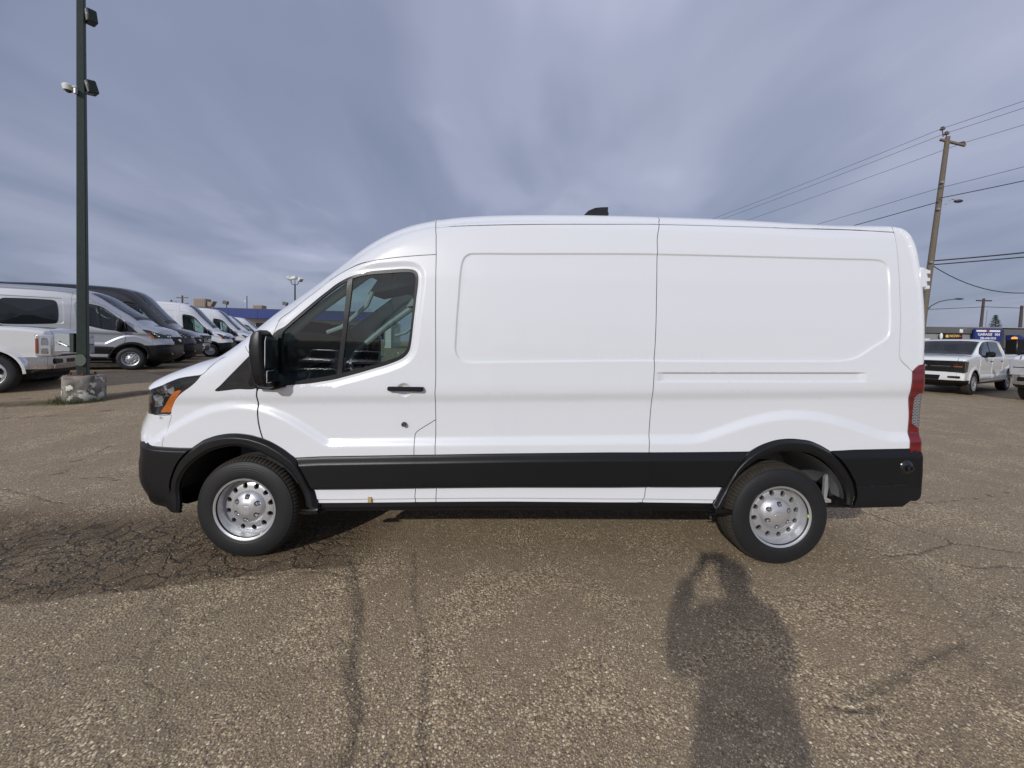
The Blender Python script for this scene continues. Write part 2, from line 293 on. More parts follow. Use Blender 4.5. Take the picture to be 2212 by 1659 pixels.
paint('paint_white', (.765, .785, .825)); paint('paint_black', (.010, .010, .012), .25); paint('paint_silver', (.47, .485, .51), .36, 1, .6)
paint('paint_white_truck', (.78, .79, .80), .35)
plain('plastic_black', (.0062, .0066, .0075), .37, nz=.2, nscale=160, bump=.15, Specular_IOR_Level=.38)
plain('plastic_gloss', (.010, .011, .013), .18, nz=.1, Coat_Weight=.5)
plain('plastic_grey', (.06, .06, .065), .5); plain('trim_light', (.45, .46, .46), .6)
plain('seat_cloth', (.022, .023, .026), .85, nscale=300, bump=.2)
plain('gap_dark', (.006, .006, .006), .8)
plain('underbody', (.018, .018, .018), .8); plain('inner_metal', (.25, .26, .275), .5)
plain('chrome_bumper', (.70, .70, .71), .22, 1, nz=.03); plain('chrome', (.82, .82, .83), .08, 1, nz=.03); plain('steel_dark', (.10, .10, .10), .45, .6)
plain('hub_black', (.01, .01, .01), .6)
plain('amber', (.50, .13, .015), .25, nz=.25, nscale=90, Coat_Weight=1); plain('sticker_yellow', (.60, .78, .08), .6); plain('tape_tan', (.50, .36, .15), .7)
plain('antenna_black', (.012, .012, .014), .3)
plain('wood_dark', (.075, .055, .05), .9, nz=.3); plain('wood_pole', (.15, .125, .095), .9, nz=.45, nscale=14, bump=.5); plain('galvanised', (.45, .46, .47), .45, .7)
plain('pole_green', (.020, .034, .028), .55, nz=.5, nscale=18, bump=.3); plain('rust', (.12, .05, .03), .9, nz=.5, nscale=30, bump=.4)
plain('box_grey', (.33, .36, .37), .5, nz=.2); plain('wire_black', (.02, .02, .022), .6); plain('porcelain', (.14, .11, .10), .3)
plain('blue_fascia', (.008, .030, .19), .45, nz=.15, nscale=.6); plain('wall_white', (.62, .60, .56), .8, nz=.1, nscale=.8)
plain('wall_grey', (.26, .27, .285), .8, nz=.12, nscale=.7); plain('fascia_grey', (.115, .115, .118), .7, nz=.15, nscale=.9)
plain('hvac_tan', (.30, .24, .19), .7, nz=.15, nscale=4); plain('flashing', (.5, .52, .54), .4, .5)
plain('sign_blue', (.016, .035, .20), .4); plain('sign_black', (.015, .01, .012), .4); plain('letter_white', (.8, .8, .82), .5); plain('letter_yellow', (.75, .55, .12), .5); plain('letter_red', (.6, .05, .05), .5)
plain('roof_gravel', (.16, .14, .12), .9); plain('yellow_band', (.72, .50, .06), .6); plain('wall_tan', (.30, .25, .20), .8)
plain('jacket', (.05, .055, .07), .85, bump=.2); plain('denim', (.04, .055, .09), .9); plain('skin', (.55, .36, .27), .55); plain('hair', (.04, .025, .018), .7); plain('phone_black', (.01, .01, .012), .15)
plain('shoe', (.05, .04, .035), .7); plain('window_dark', (.012, .015, .018), .06, nz=.05)

def emitter(name, col, s):
    t = NT(name); e = t.n('ShaderNodeEmission'); e.inputs[0].default_value = (*col, 1); e.inputs[1].default_value = s
    t.l(e.outputs[0], t.out.inputs[0])
emitter('lamp_amber_lit', (1, .35, .05), 1.6); emitter('neon_red', (1, .12, .12), 1.1)

def glass(name, tint, refl=1.0, ior=1.5):
    """thin tinted pane: tinted straight-through plus mirror reflection by Fresnel"""
    t = NT(name)
    tr = t.n('ShaderNodeBsdfTransparent'); tr.inputs[0].default_value = (*tint, 1)
    gl = t.n('ShaderNodeBsdfGlossy'); gl.inputs['Roughness'].default_value = .012; gl.inputs[0].default_value = (.95, .97, 1, 1)
    lw = t.n('ShaderNodeLayerWeight'); lw.inputs[0].default_value = .5
    sch = t.math('ADD', t.math('MULTIPLY', t.math('POWER', lw.outputs['Facing'], 5.0), .92), .055)
    v = t.coord(); gl.inputs['Roughness'].default_value = .01
    f = t.math('MULTIPLY', t.math('ADD', sch, 0.0), refl, True)
    dust = t.n('ShaderNodeBsdfDiffuse'); dust.inputs[0].default_value = (.35, .35, .34, 1)
    m = t.n('ShaderNodeMixShader'); t.l(f, m.inputs[0]); t.l(tr.outputs[0], m.inputs[1]); t.l(gl.outputs[0], m.inputs[2])
    m2 = t.n('ShaderNodeMixShader'); t.l(t.math('MULTIPLY', t.noise(v, 6, 5), .012), m2.inputs[0]); t.l(m.outputs[0], m2.inputs[1]); t.l(dust.outputs[0], m2.inputs[2])
    t.l(m2.outputs[0], t.out.inputs[0]); return t.m
glass('glass_tint', (.58, .71, .69)); glass('glass_privacy', (.05, .055, .06), 1.2); glass('lens_clear', (.80, .84, .86), 1.2)
def red_lens():
    t = NT('lens_red'); v = t.coord(scale=(1, 1, 1))
    w = t.n('ShaderNodeTexWave'); w.inputs['Scale'].default_value = 5; w.bands_direction = 'Z'; t.l(v, w.inputs['Vector'])
    col = t.mix(w.outputs['Fac'], (.10, .002, .004), (.17, .004, .006))
    return t.done(t.bsdf(col, .18, 0, Coat_Weight=1, Coat_Roughness=.03, Emission_Color=(.5, .01, .01), Emission_Strength=0.0))
red_lens()
def grid_lens():
    t = NT('lens_grid'); v = t.coord()
    b = t.n('ShaderNodeTexBrick'); b.inputs['Scale'].default_value = 22; b.inputs['Mortar Size'].default_value = .06
    b.inputs['Color1'].default_value = (.03, .03, .033, 1); b.inputs['Color2'].default_value = (.07, .07, .075, 1); b.inputs['Mortar'].default_value = (.25, .25, .27, 1)
    m = t.n('ShaderNodeMapping'); m.inputs['Rotation'].default_value = (math.pi/2, 0, 0); t.l(v, m.inputs[0]); t.l(m.outputs[0], b.inputs['Vector'])
    return t.done(t.bsdf(b.outputs['Color'], .12, 0, Coat_Weight=1))
grid_lens()
def rubber(name='tyre_rubber', R=.363):
    t = NT(name); v = t.coord(); n = t.noise(v, 25, 5)
    sp = t.n('ShaderNodeSeparateXYZ'); t.l(v, sp.inputs[0])
    r = t.math('SQRT', t.math('ADD', t.math('MULTIPLY', sp.outputs[0], sp.outputs[0]), t.math('MULTIPLY', sp.outputs[2], sp.outputs[2])))
    tread = t.ramp(r, [(R - .030, 0.0), (R - .010, 1.0)])
    rings = t.n('ShaderNodeMath', operation='SINE'); t.l(t.math('MULTIPLY', r, 420.0), rings.inputs[0])
    side = t.mix(n, (.007, .008, .009), (.014, .015, .018))
    dusty = t.mix(n, (.022, .018, .014), (.050, .039, .029))
    col = t.mix(tread, side, dusty)
    return t.done(t.bsdf(col, t.ramp(tread, [(0, .55), (1, .9)]), 0, Normal=t.bump(t.math('ADD', t.math('MULTIPLY', rings.outputs[0], .3), t.noise(v, 180, 2)), .35, .003)))
rubber(); rubber('truck_tyre', .40); rubber('heavy_truck_tyre', .44)
def rim():
    t = NT('rim_silver'); v = t.coord(); n = t.noise(v, 120, 3)
    return t.done(t.bsdf(t.mix(n, (.58, .59, .61), (.68, .69, .71)), t.ramp(n, [(.3, .34), (.7, .42)]), .72, Normal=t.bump(n, .03, .001)))
rim()
def concrete():
    t = NT('concrete_painted'); v = t.coord(); n = t.noise(v, 6, 8, .6); n2 = t.noise(v, 26, 6); n3 = t.noise(v, 3.2, 4, .5, .8)
    base = t.mix(n2, (.20, .18, .15), (.34, .32, .29))
    stain = t.mix(t.ramp(n3, [(.45, 0.0), (.62, 1.0)]), base, (.10, .085, .07))
    chips = t.ramp(n, [(.55, 0.0), (.575, 1.0)], 'LINEAR')
    col = t.mix(chips, stain, (.66, .67, .60))
    sp = t.n('ShaderNodeSeparateXYZ'); t.l(v, sp.inputs[0])
    col = t.mix(t.math('MULTIPLY', t.ramp(sp.outputs[2], [(.02, 1.0), (.14, 0.0)]), n2), col, (.07, .075, .04))
    return t.done(t.bsdf(col, .85, 0, Normal=t.bump(t.math('ADD', n2, t.math('MULTIPLY', chips, .5)), .5, .01)))
concrete()
def asphalt():
    t = NT('asphalt_aggregate')
    g = t.n('ShaderNodeNewGeometry'); P = g.outputs['Position']
    at = t.n('ShaderNodeAttribute', attribute_name='wear'); ws = t.n('ShaderNodeSeparateColor'); t.l(at.outputs['Color'], ws.inputs[0])
    crack, patch, green = ws.outputs[0], ws.outputs[1], ws.outputs[2]
    crack = t.math('MULTIPLY', crack, t.ramp(t.noise(P, 34, 5, .65), [(.34, .35), (.58, 1.0)]))
    # warp so that pebbles are not round cells
    nz = t.n('ShaderNodeTexNoise'); nz.inputs['Scale'].default_value = 60; t.l(P, nz.inputs['Vector'])
    wv = t.n('ShaderNodeVectorMath', operation='SCALE'); t.l(nz.outputs['Color'], wv.inputs[0]); wv.inputs['Scale'].default_value = .010
    av = t.n('ShaderNodeVectorMath', operation='ADD'); t.l(P, av.inputs[0]); t.l(wv.outputs[0], av.inputs[1]); PV = av.outputs[0]
    def vor(scale, feat='F1'):
        n = t.n('ShaderNodeTexVoronoi', feature=feat); n.inputs['Scale'].default_value = scale; t.l(PV, n.inputs['Vector']); return n
    v1, v2, v3 = vor(92), vor(165), vor(52)
    def cell(v, i=0):
        s = t.n('ShaderNodeSeparateColor'); t.l(v.outputs['Color'], s.inputs[0]); return s.outputs[i]
    pal = [(0, (.050, .038, .028)), (.25, (.105, .080, .058)), (.5, (.175, .140, .100)), (.72, (.25, .205, .15)), (.88, (.27, .235, .18)), (.96, (.32, .29, .22)), (1, (.36, .34, .30))]
    c1 = t.ramp(cell(v1), pal); c2 = t.ramp(cell(v2, 1), [(0, (.055, .042, .031)), (.5, (.14, .112, .082)), (.85, (.24, .20, .15)), (1, (.32, .28, .21))])
    big = t.math('GREATER_THAN', cell(v3, 2), .905); bigm = t.math('MULTIPLY', big, t.math('LESS_THAN', v3.outputs['Distance'], .34))
    loose = t.noise(P, 1.7, 4); lm = t.ramp(loose, [(.42, .35), (.6, 1.0)])
    m1 = t.math('MULTIPLY', t.math('LESS_THAN', v1.outputs['Distance'], t.math('MULTIPLY', lm, .55)), 1.0)
    binder = t.mix(t.noise(P, 300, 2), (.085, .068, .052), (.145, .118, .088))
    col = t.mix(t.math('LESS_THAN', v2.outputs['Distance'], .45), binder, c2)
    col = t.mix(m1, col, c1)
    col = t.mix(bigm, col, t.ramp(cell(v3), [(0, (.06, .045, .03)), (.4, (.24, .20, .14)), (1, (.42, .39, .32))]))
    # broad tone variation: greyish worn areas, brown damp ones
    n1 = t.noise(P, .55, 5, .55, .4); n2 = t.noise(P, 2.6, 6, .6)
    col = t.mix(t.ramp(n1, [(.35, 0.0), (.7, .38)]), col, t.mix(1.0, col, (.86, .93, .95), 'MULTIPLY'))
    col = t.mix(t.math('MULTIPLY', t.ramp(n2, [(.5, 0.0), (.78, 1.0)]), .35), col, t.mix(1.0, col, (.62, .58, .52), 'MULTIPLY'))
    # hairline cracks in the old surface
    nz2 = t.n('ShaderNodeTexNoise'); nz2.inputs['Scale'].default_value = 1.4; nz2.inputs['Detail'].default_value = 5; t.l(P, nz2.inputs['Vector'])
    wv2 = t.n('ShaderNodeVectorMath', operation='SCALE'); t.l(nz2.outputs['Color'], wv2.inputs[0]); wv2.inputs['Scale'].default_value = .9
    av2 = t.n('ShaderNodeVectorMath', operation='ADD'); t.l(P, av2.inputs[0]); t.l(wv2.outputs[0], av2.inputs[1])
    ve = t.n('ShaderNodeTexVoronoi', feature='DISTANCE_TO_EDGE'); ve.inputs['Scale'].default_value = .62; t.l(av2.outputs[0], ve.inputs['Vector'])
    hair = t.math('MULTIPLY', t.ramp(ve.outputs['Distance'], [(.0, 1.0), (.012, 0.0)]), t.ramp(t.noise(P, .35, 3), [(.46, 0.0), (.6, .7)]))
    ve2 = t.n('ShaderNodeTexVoronoi', feature='DISTANCE_TO_EDGE'); ve2.inputs['Scale'].default_value = 5.2
    wv3 = t.n('ShaderNodeVectorMath', operation='SCALE'); t.l(nz2.outputs['Color'], wv3.inputs[0]); wv3.inputs['Scale'].default_value = .5
    nz3 = t.n('ShaderNodeTexNoise'); nz3.inputs['Scale'].default_value = 9; nz3.inputs['Detail'].default_value = 4; t.l(P, nz3.inputs['Vector'])
    wv4 = t.n('ShaderNodeVectorMath', operation='SCALE'); t.l(nz3.outputs['Color'], wv4.inputs[0]); wv4.inputs['Scale'].default_value = .16
    av3 = t.n('ShaderNodeVectorMath', operation='ADD'); t.l(av2.outputs[0], av3.inputs[0]); t.l(wv4.outputs[0], av3.inputs[1]); t.l(av3.outputs[0], ve2.inputs['Vector'])
    gator = t.math('MULTIPLY', t.ramp(ve2.outputs['Distance'], [(.0, 1.0), (.09, 0.0)]), t.ramp(patch, [(.50, 0.0), (.85, 1.0)]))
    col = t.mix(t.math('MULTIPLY', t.ramp(patch, [(.0, 0.0), (.5, .70), (1, 1.0)]), t.ramp(t.noise(P, 3.5, 5, .6), [(.3, .62), (.62, 1.0)])), col, t.mix(1.0, col, (.38, .335, .28), 'MULTIPLY'))
    col = t.mix(t.math('MULTIPLY', green, t.ramp(t.noise(P, 22, 5), [(.35, 0.0), (.6, 1.0)])), col, (.045, .055, .016))
    col = t.mix(1.0, col, (2.45, 2.27, 1.91), 'MULTIPLY')
    dark = t.math('MAXIMUM', t.math('MAXIMUM', crack, t.math('MULTIPLY', hair, .35)), t.math('MULTIPLY', gator, .85))
    col = t.mix(dark, col, (.030, .024, .019))
    h = t.math('SUBTRACT', t.math('MULTIPLY', m1, .5), t.math('MULTIPLY', v1.outputs['Distance'], .9))
    h = t.math('ADD', h, t.math('MULTIPLY', bigm, .5)); h = t.math('ADD', h, t.math('MULTIPLY', t.noise(P, 260, 3), .35)); h = t.math('SUBTRACT', h, t.math('MULTIPLY', dark, 2.2))
    r = t.ramp(cell(v1, 1), [(0, .92), (.9, .75), (1, .45)])
    return t.done(t.bsdf(col, r, 0, Normal=t.bump(h, .75, .006)))
asphalt()
def leafy(name, a, b):
    t = NT(name); v = t.coord(); n = t.noise(v, 1.3, 4)
    tr = t.n('ShaderNodeBsdfTranslucent'); c = t.mix(n, a, b); t.l(c, tr.inputs[0])
    p = t.bsdf(c, .6); m = t.n('ShaderNodeMixShader'); m.inputs[0].default_value = .2; t.l(p.outputs[0], m.inputs[1]); t.l(tr.outputs[0], m.inputs[2]); t.l(m.outputs[0], t.out.inputs[0])
leafy('needles', (.020, .038, .018), (.045, .075, .035)); leafy('autumn_leaves', (.10, .075, .03), (.20, .13, .05)); leafy('grass_blades', (.05, .07, .02), (.10, .11, .04))
plain('bark', (.09, .07, .055), .9, nz=.4)
# ---------------------------------------------------------------- object helpers
COL = scene.collection
def tag(o, label=None, cat=None, group=None, kind=None):
    for k, v in (('label', label), ('category', cat), ('group', group), ('kind', kind)):
        if v: o[k] = v
    return o
def empty(name, loc=(0, 0, 0), rz=0, **k):
    o = bpy.data.objects.new(name, None); COL.objects.link(o); o.location = loc; o.rotation_euler = (0, 0, rz); o.empty_display_size = .2
    return tag(o, **k)
def copy_tree(o, parent=None):
    c = o.copy(); COL.objects.link(c)
    if parent: c.parent = parent
    for ch in list(o.children): copy_tree(ch, c)
    return c
class MB:
    def __init__(s): s.v = []; s.f = []; s.m = []
    def add(s, v, f, mi=0):
        b = len(s.v); s.v += [tuple(map(float, p)) for p in v]; s.f += [tuple(i + b for i in q) for q in f]; s.m += [mi] * len(f); return s
    def box(s, lo, hi, mi=0, bev=0, M=None):
        lo, hi = [min(a, b) for a, b in zip(lo, hi)], [max(a, b) for a, b in zip(lo, hi)]
        if not bev:
            v = [(x, y, z) for x in (lo[0], hi[0]) for y in (lo[1], hi[1]) for z in (lo[2], hi[2])]
            f = [(0, 1, 3, 2), (4, 6, 7, 5), (0, 4, 5, 1), (2, 3, 7, 6), (0, 2, 6, 4), (1, 5, 7, 3)]
        else:
            bev = min(bev, *(0.49 * (h - l) for l, h in zip(lo, hi)))
            idx = {}; v = []
            for sx in (0, 1):
                for sy in (0, 1):
                    for sz in (0, 1):
                        c = [hi[0] if sx else lo[0], hi[1] if sy else lo[1], hi[2] if sz else lo[2]]; d = [-1 if q else 1 for q in (sx, sy, sz)]
                        for ax in range(3):
                            p = list(c)
                            for a2 in range(3):
                                if a2 != ax: p[a2] += d[a2] * bev
                            idx[sx, sy, sz, ax] = len(v); v.append(tuple(p))
            f = []
            for ax in range(3):
                o1, o2 = [a for a in range(3) if a != ax]
                for e in (0, 1):
                    q = []
                    for a, b in ((0, 0), (1, 0), (1, 1), (0, 1)):
                        k = [0, 0, 0]; k[ax] = e; k[o1] = a; k[o2] = b; q.append(idx[(*k, ax)])
                    f.append(tuple(q))
                for a in (0, 1):
                    for b in (0, 1):
                        k0 = [0, 0, 0]; k0[o1] = a; k0[o2] = b; k1 = list(k0); k1[ax] = 1
                        f.append((idx[(*k0, o1)], idx[(*k1, o1)], idx[(*k1, o2)], idx[(*k0, o2)]))
            for sx in (0, 1):
                for sy in (0, 1):
                    for sz in (0, 1): f.append(tuple(idx[sx, sy, sz, a] for a in range(3)))
        if M is not None: v = [tuple(M @ Vector(p)) for p in v]
        return s.add(v, f, mi)
    def tube(s, pts, r, n=10, mi=0, cap=True):
        pts = [Vector(p) for p in pts]; rs = r if isinstance(r, (list, tuple)) else [r] * len(pts); V = []; F = []; up = None
        for i, p in enumerate(pts):
            t = (pts[min(i + 1, len(pts) - 1)] - pts[max(i - 1, 0)]).normalized()
            if up is None: up = t.orthogonal().normalized()
            up = (up - t * up.dot(t)).normalized(); sd = t.cross(up)
            for k in range(n):
                a = 2 * math.pi * k / n; V.append(p + (up * math.cos(a) + sd * math.sin(a)) * rs[i])
        for i in range(len(pts) - 1):
            for k in range(n): F.append((i*n+k, i*n+(k+1) % n, (i+1)*n+(k+1) % n, (i+1)*n+k))
        if cap: F.append(tuple(range(n))[::-1]); F.append(tuple((len(pts)-1)*n+k for k in range(n)))
        return s.add(V, F, mi)
    def lathe(s, prof, n=48, axis='y', c=(0, 0, 0), mi=0, close=False):
        """prof: (h, r) pairs"""
        V = []; F = []; m = len(prof)
        for k in range(n):
            a = 2 * math.pi * k / n
            for h, r in prof:
                if axis == 'y': V.append((c[0] + r * math.cos(a), c[1] + h, c[2] + r * math.sin(a)))
                elif axis == 'z': V.append((c[0] + r * math.cos(a), c[1] + r * math.sin(a), c[2] + h))
                else: V.append((c[0] + h, c[1] + r * math.cos(a), c[2] + r * math.sin(a)))
        for k in range(n):
            for j in range(m if close else m - 1):
                a, b = k*m + j, k*m + (j+1) % m; e, g = ((k+1) % n)*m + (j+1) % m, ((k+1) % n)*m + j
                F.append((a, b, e, g))
        return s.add(V, F, mi)
    def prism(s, poly, h0, h1, axis='y', mi=0):
        n = len(poly); V = []
        for h in (h0, h1):
            for a, b in poly: V.append((a, h, b) if axis == 'y' else ((a, b, h) if axis == 'z' else (h, a, b)))
        F = [tuple(range(n)), tuple(range(2*n-1, n-1, -1))] + [(i, i+n, (i+1) % n + n, (i+1) % n) for i in range(n)]
        return s.add(V, F, mi)
    def sphere(s, c, r, n=16, m=10, mi=0, half=False):
        r = r if isinstance(r, (tuple, list)) else (r, r, r); V = []; F = []
        for j in range(m + 1):
            t = math.pi * j / m * (.5 if half else 1)
            for k in range(n):
                a = 2*math.pi*k/n; V.append((c[0]+r[0]*math.sin(t)*math.cos(a), c[1]+r[1]*math.sin(t)*math.sin(a), c[2]+r[2]*math.cos(t)))
        for j in range(m):
            for k in range(n): F.append((j*n+k, (j+1)*n+k, (j+1)*n+(k+1) % n, j*n+(k+1) % n))
        return s.add(V, F, mi)
    def build(s, name, mats, parent=None, smooth_=True, loc=None, flatfaces=False, fixn=True):
        me = bpy.data.meshes.new(name); me.from_pydata(s.v, [], s.f)
        for m in ([mats] if isinstance(mats, str) else mats): me.materials.append(MATS[m])
        me.polygons.foreach_set('material_index', s.m)
        if fixn:
            import bmesh
            bm = bmesh.new(); bm.from_mesh(me); bmesh.ops.recalc_face_normals(bm, faces=bm.faces); bm.to_mesh(me); bm.free()
        if smooth_:
            me.polygons.foreach_set('use_smooth', [True] * len(me.polygons)); me.update()
            me.set_sharp_from_angle(angle=math.radians(38))
        me.update()
        o = bpy.data.objects.new(name, me); COL.objects.link(o)
        if parent: o.parent = parent
        if loc: o.location = loc
        return o

def flat_text(txt, size, name, mat, parent, matrix, depth=.004, ws=1.0, shear=0):
    cu = bpy.data.curves.new(name, 'FONT'); cu.body = txt; cu.size = size; cu.extrude = depth; cu.align_x = 'CENTER'; cu.align_y = 'CENTER'; cu.space_character = ws; cu.shear = shear; cu.offset = size * .018
    tmp = bpy.data.objects.new(name + '_tmp', cu); COL.objects.link(tmp); dg = bpy.context.evaluated_depsgraph_get()
    me = bpy.data.meshes.new_from_object(tmp.evaluated_get(dg)); bpy.data.objects.remove(tmp); bpy.data.curves.remove(cu)
    me.materials.clear(); me.materials.append(MATS[mat]); o = bpy.data.objects.new(name, me); me.name = name; COL.objects.link(o); o.parent = parent; o.matrix_local = matrix
    return o

# ---------------------------------------------------------------- terrain
GZ = -.022
def zg(x, y):
    x = np.asarray(x, float); y = np.asarray(y, float)
    return GZ + .49 * smooth((-x*.35 + y*.75 - 3.0) / 8) * smooth((-x - 1) / 4)

# ---------------------------------------------------------------- body shells cut into panels
def offset_line(P, d):
    P = np.asarray(P, float); t = np.gradient(P, axis=0); t /= np.maximum(np.linalg.norm(t, axis=1), 1e-9)[:, None]
    return P + np.c_[-t[:, 1], t[:, 0]] * d

class Panels:
    """collects triangles / quads of a body into named parts and turns each into one object"""
    def __init__(s, shift): s.b = {}; s.shift = np.array(shift)
    def add(s, key, V, F, N=None, mi=0):
        d = s.b.setdefault(key, dict(v=[], f=[], n=[], m=[])); base = sum(len(x) for x in d['v'])
        V = np.asarray(V, float); d['v'].append(V); d['f'] += [tuple(int(i) + base for i in q) for q in F]
        d['n'].append(np.zeros_like(V) if N is None else np.asarray(N, float)); d['m'] += ([mi] * len(F) if isinstance(mi, int) else list(mi))
    def build(s, root, mats, parents=None):
        objs = {}
        for key, d in s.b.items():
            name = key[0]; V = np.vstack(d['v']) + s.shift; N = np.vstack(d['n'])
            me = bpy.data.meshes.new(name); me.from_pydata(V.tolist(), [], d['f'])
            mm = mats(name); mm = [mm] if isinstance(mm, str) else mm
            for m in mm: me.materials.append(MATS[m])
            me.polygons.foreach_set('material_index', [min(i, len(mm) - 1) for i in d['m']])
            me.polygons.foreach_set('use_smooth', [True] * len(me.polygons)); me.update()
            me.normals_split_custom_set_from_vertices([tuple(n) for n in N])
            o = bpy.data.objects.new(name, me); COL.objects.link(o); o.parent = root; objs[key] = o
        for key, pk in (parents or {}).items():
            for side in 'LRC':
                if (key, side) in objs and (pk, side) in objs: objs[key, side].parent = objs[pk, side]
        return objs

def cut_shell(sh, domain, lines, points, classify, offs, pan, W, skirt=.022, seam_of=None, noskirt=(), center=(), step=.05, eps=1e-5, only=None):
    """triangulate the side view with all lines as edges, drop triangles into parts, lift them on the shell, mirror"""
    pts = []; edges = []
    def addl(P, closed=False):
        b = len(pts); n = len(P); pts.extend(map(tuple, P))
        for i in range(n - 1): edges.append((b+i, b+i+1))
        if closed: edges.append((b+n-1, b))
    addl(domain, True)
    for P, c in lines: addl(P, c)
    L0 = np.array(pts)
    lo, hi = domain.min(0), domain.max(0)
    gx, gz = np.meshgrid(np.arange(lo[0], hi[0], step), np.arange(lo[1], hi[1], step * .87)); gx = gx + (np.arange(gx.shape[0]) % 2)[:, None] * step / 2
    G = np.vstack([np.c_[gx.ravel(), gz.ravel()]] + points)
    G = G[inside(G, domain)]
    # keep free points off the lines and off each other
    from mathutils import kdtree
    kd = kdtree.KDTree(len(L0))
    for i, p in enumerate(L0): kd.insert((p[0], p[1], 0), i)
    kd.balance()
    keep = [p for p in G if kd.find((p[0], p[1], 0))[2] > .0035]
    cell = {}; 
    for p in keep[::-1]:
        k = (round(p[0] / .006), round(p[1] / .006))
        if k not in cell: cell[k] = p
    for p in cell.values(): pts.append(tuple(p))
    vs_, _, tris, _, _, _ = delaunay_2d_cdt([Vector(p) for p in pts], edges, [], 0, eps)
    P = np.array([(v.x, v.y) for v in vs_]); F = np.array([t for t in tris if len(t) == 3])
    a, b, c = P[F[:, 0]], P[F[:, 1]], P[F[:, 2]]
    area = ((b[:, 0]-a[:, 0])*(c[:, 1]-a[:, 1]) - (b[:, 1]-a[:, 1])*(c[:, 0]-a[:, 0]))
    F = F[np.abs(area) > 1e-9]; ar = area[np.abs(area) > 1e-9]
    F[ar < 0] = F[ar < 0][:, ::-1]
    Cn = P[F].mean(1); ins = inside(Cn, domain); F = F[ins]; Cn = Cn[ins]
    names = classify(Cn)
    h = .0012
    g_ = getattr(sh, 'fn', sh.f); Y = sh.f(P); fx = (g_(P + (h, 0)) - g_(P - (h, 0))) / (2*h); fz = (g_(P + (0, h)) - g_(P - (0, h))) / (2*h)
    sd = seam_of(Cn) if seam_of else None
    for nm in set(names):
        if nm is None or (only and nm not in only): continue
        sel = [i for i, q in enumerate(names) if q == nm]; f = F[sel]
        used = np.unique(f); mp = np.zeros(len(P), int); mp[used] = np.arange(len(used)); f2 = mp[f]; Q = P[used]
        y = Y[used].copy(); gx_, gz_ = fx[used].copy(), fz[used].copy()
        if nm in offs:
            o = offs[nm]
            y = y + o(Q); gx_ += (o(Q + (h, 0)) - o(Q - (h, 0))) / (2*h); gz_ += (o(Q + (0, h)) - o(Q - (0, h))) / (2*h)
        V = np.c_[Q[:, 0], y, Q[:, 1]]; N = np.c_[gx_, -np.ones(len(Q)), gz_]; N /= np.linalg.norm(N, axis=1)[:, None]
        mi = [1 if (sd is not None and sd[i]) else 0 for i in sel]
        # boundary skirt
        SV = SF = None
        if nm not in noskirt:
            cnt = {}
            for t in f2:
                for i in range(3):
                    e = (t[i], t[(i+1) % 3]); cnt[e] = cnt.get(e, 0) + 1
            be = [e for e in cnt if (e[1], e[0]) not in cnt]
            SVl = []; SF = []; SNl = []
            for i, j in be:
                k = len(SVl); ins_ = np.array([0, skirt, 0]); e = V[j] - V[i]
                nn = np.array([e[2], 0, -e[0]]); nn /= max(np.linalg.norm(nn), 1e-9)
                SVl += [V[i], V[j], V[j] + ins_, V[i] + ins_]; SNl += [nn]*4; SF.append((k, k+3, k+2, k+1))
            SV, SN = np.array(SVl).reshape(-1, 3), np.array(SNl).reshape(-1, 3)
        for side in 'LR':
            key = (nm, 'C' if nm in center else side)
            if side == 'L':
                pan.add(key, V, f2[:, [0, 1, 2]], N, mi)
                if SV is not None and len(SV): pan.add(key, SV, SF, SN, 0)
            else:
                mir = lambda A: np.c_[A[:, 0], 2*W - A[:, 1], A[:, 2]]
                pan.add(key, mir(V), f2[:, [0, 2, 1]], np.c_[N[:, 0], -N[:, 1], N[:, 2]], mi)
                if SV is not None and len(SV): pan.add(key, mir(SV), [q[::-1] for q in SF], np.c_[SN[:, 0], -SN[:, 1], SN[:, 2]], 0)

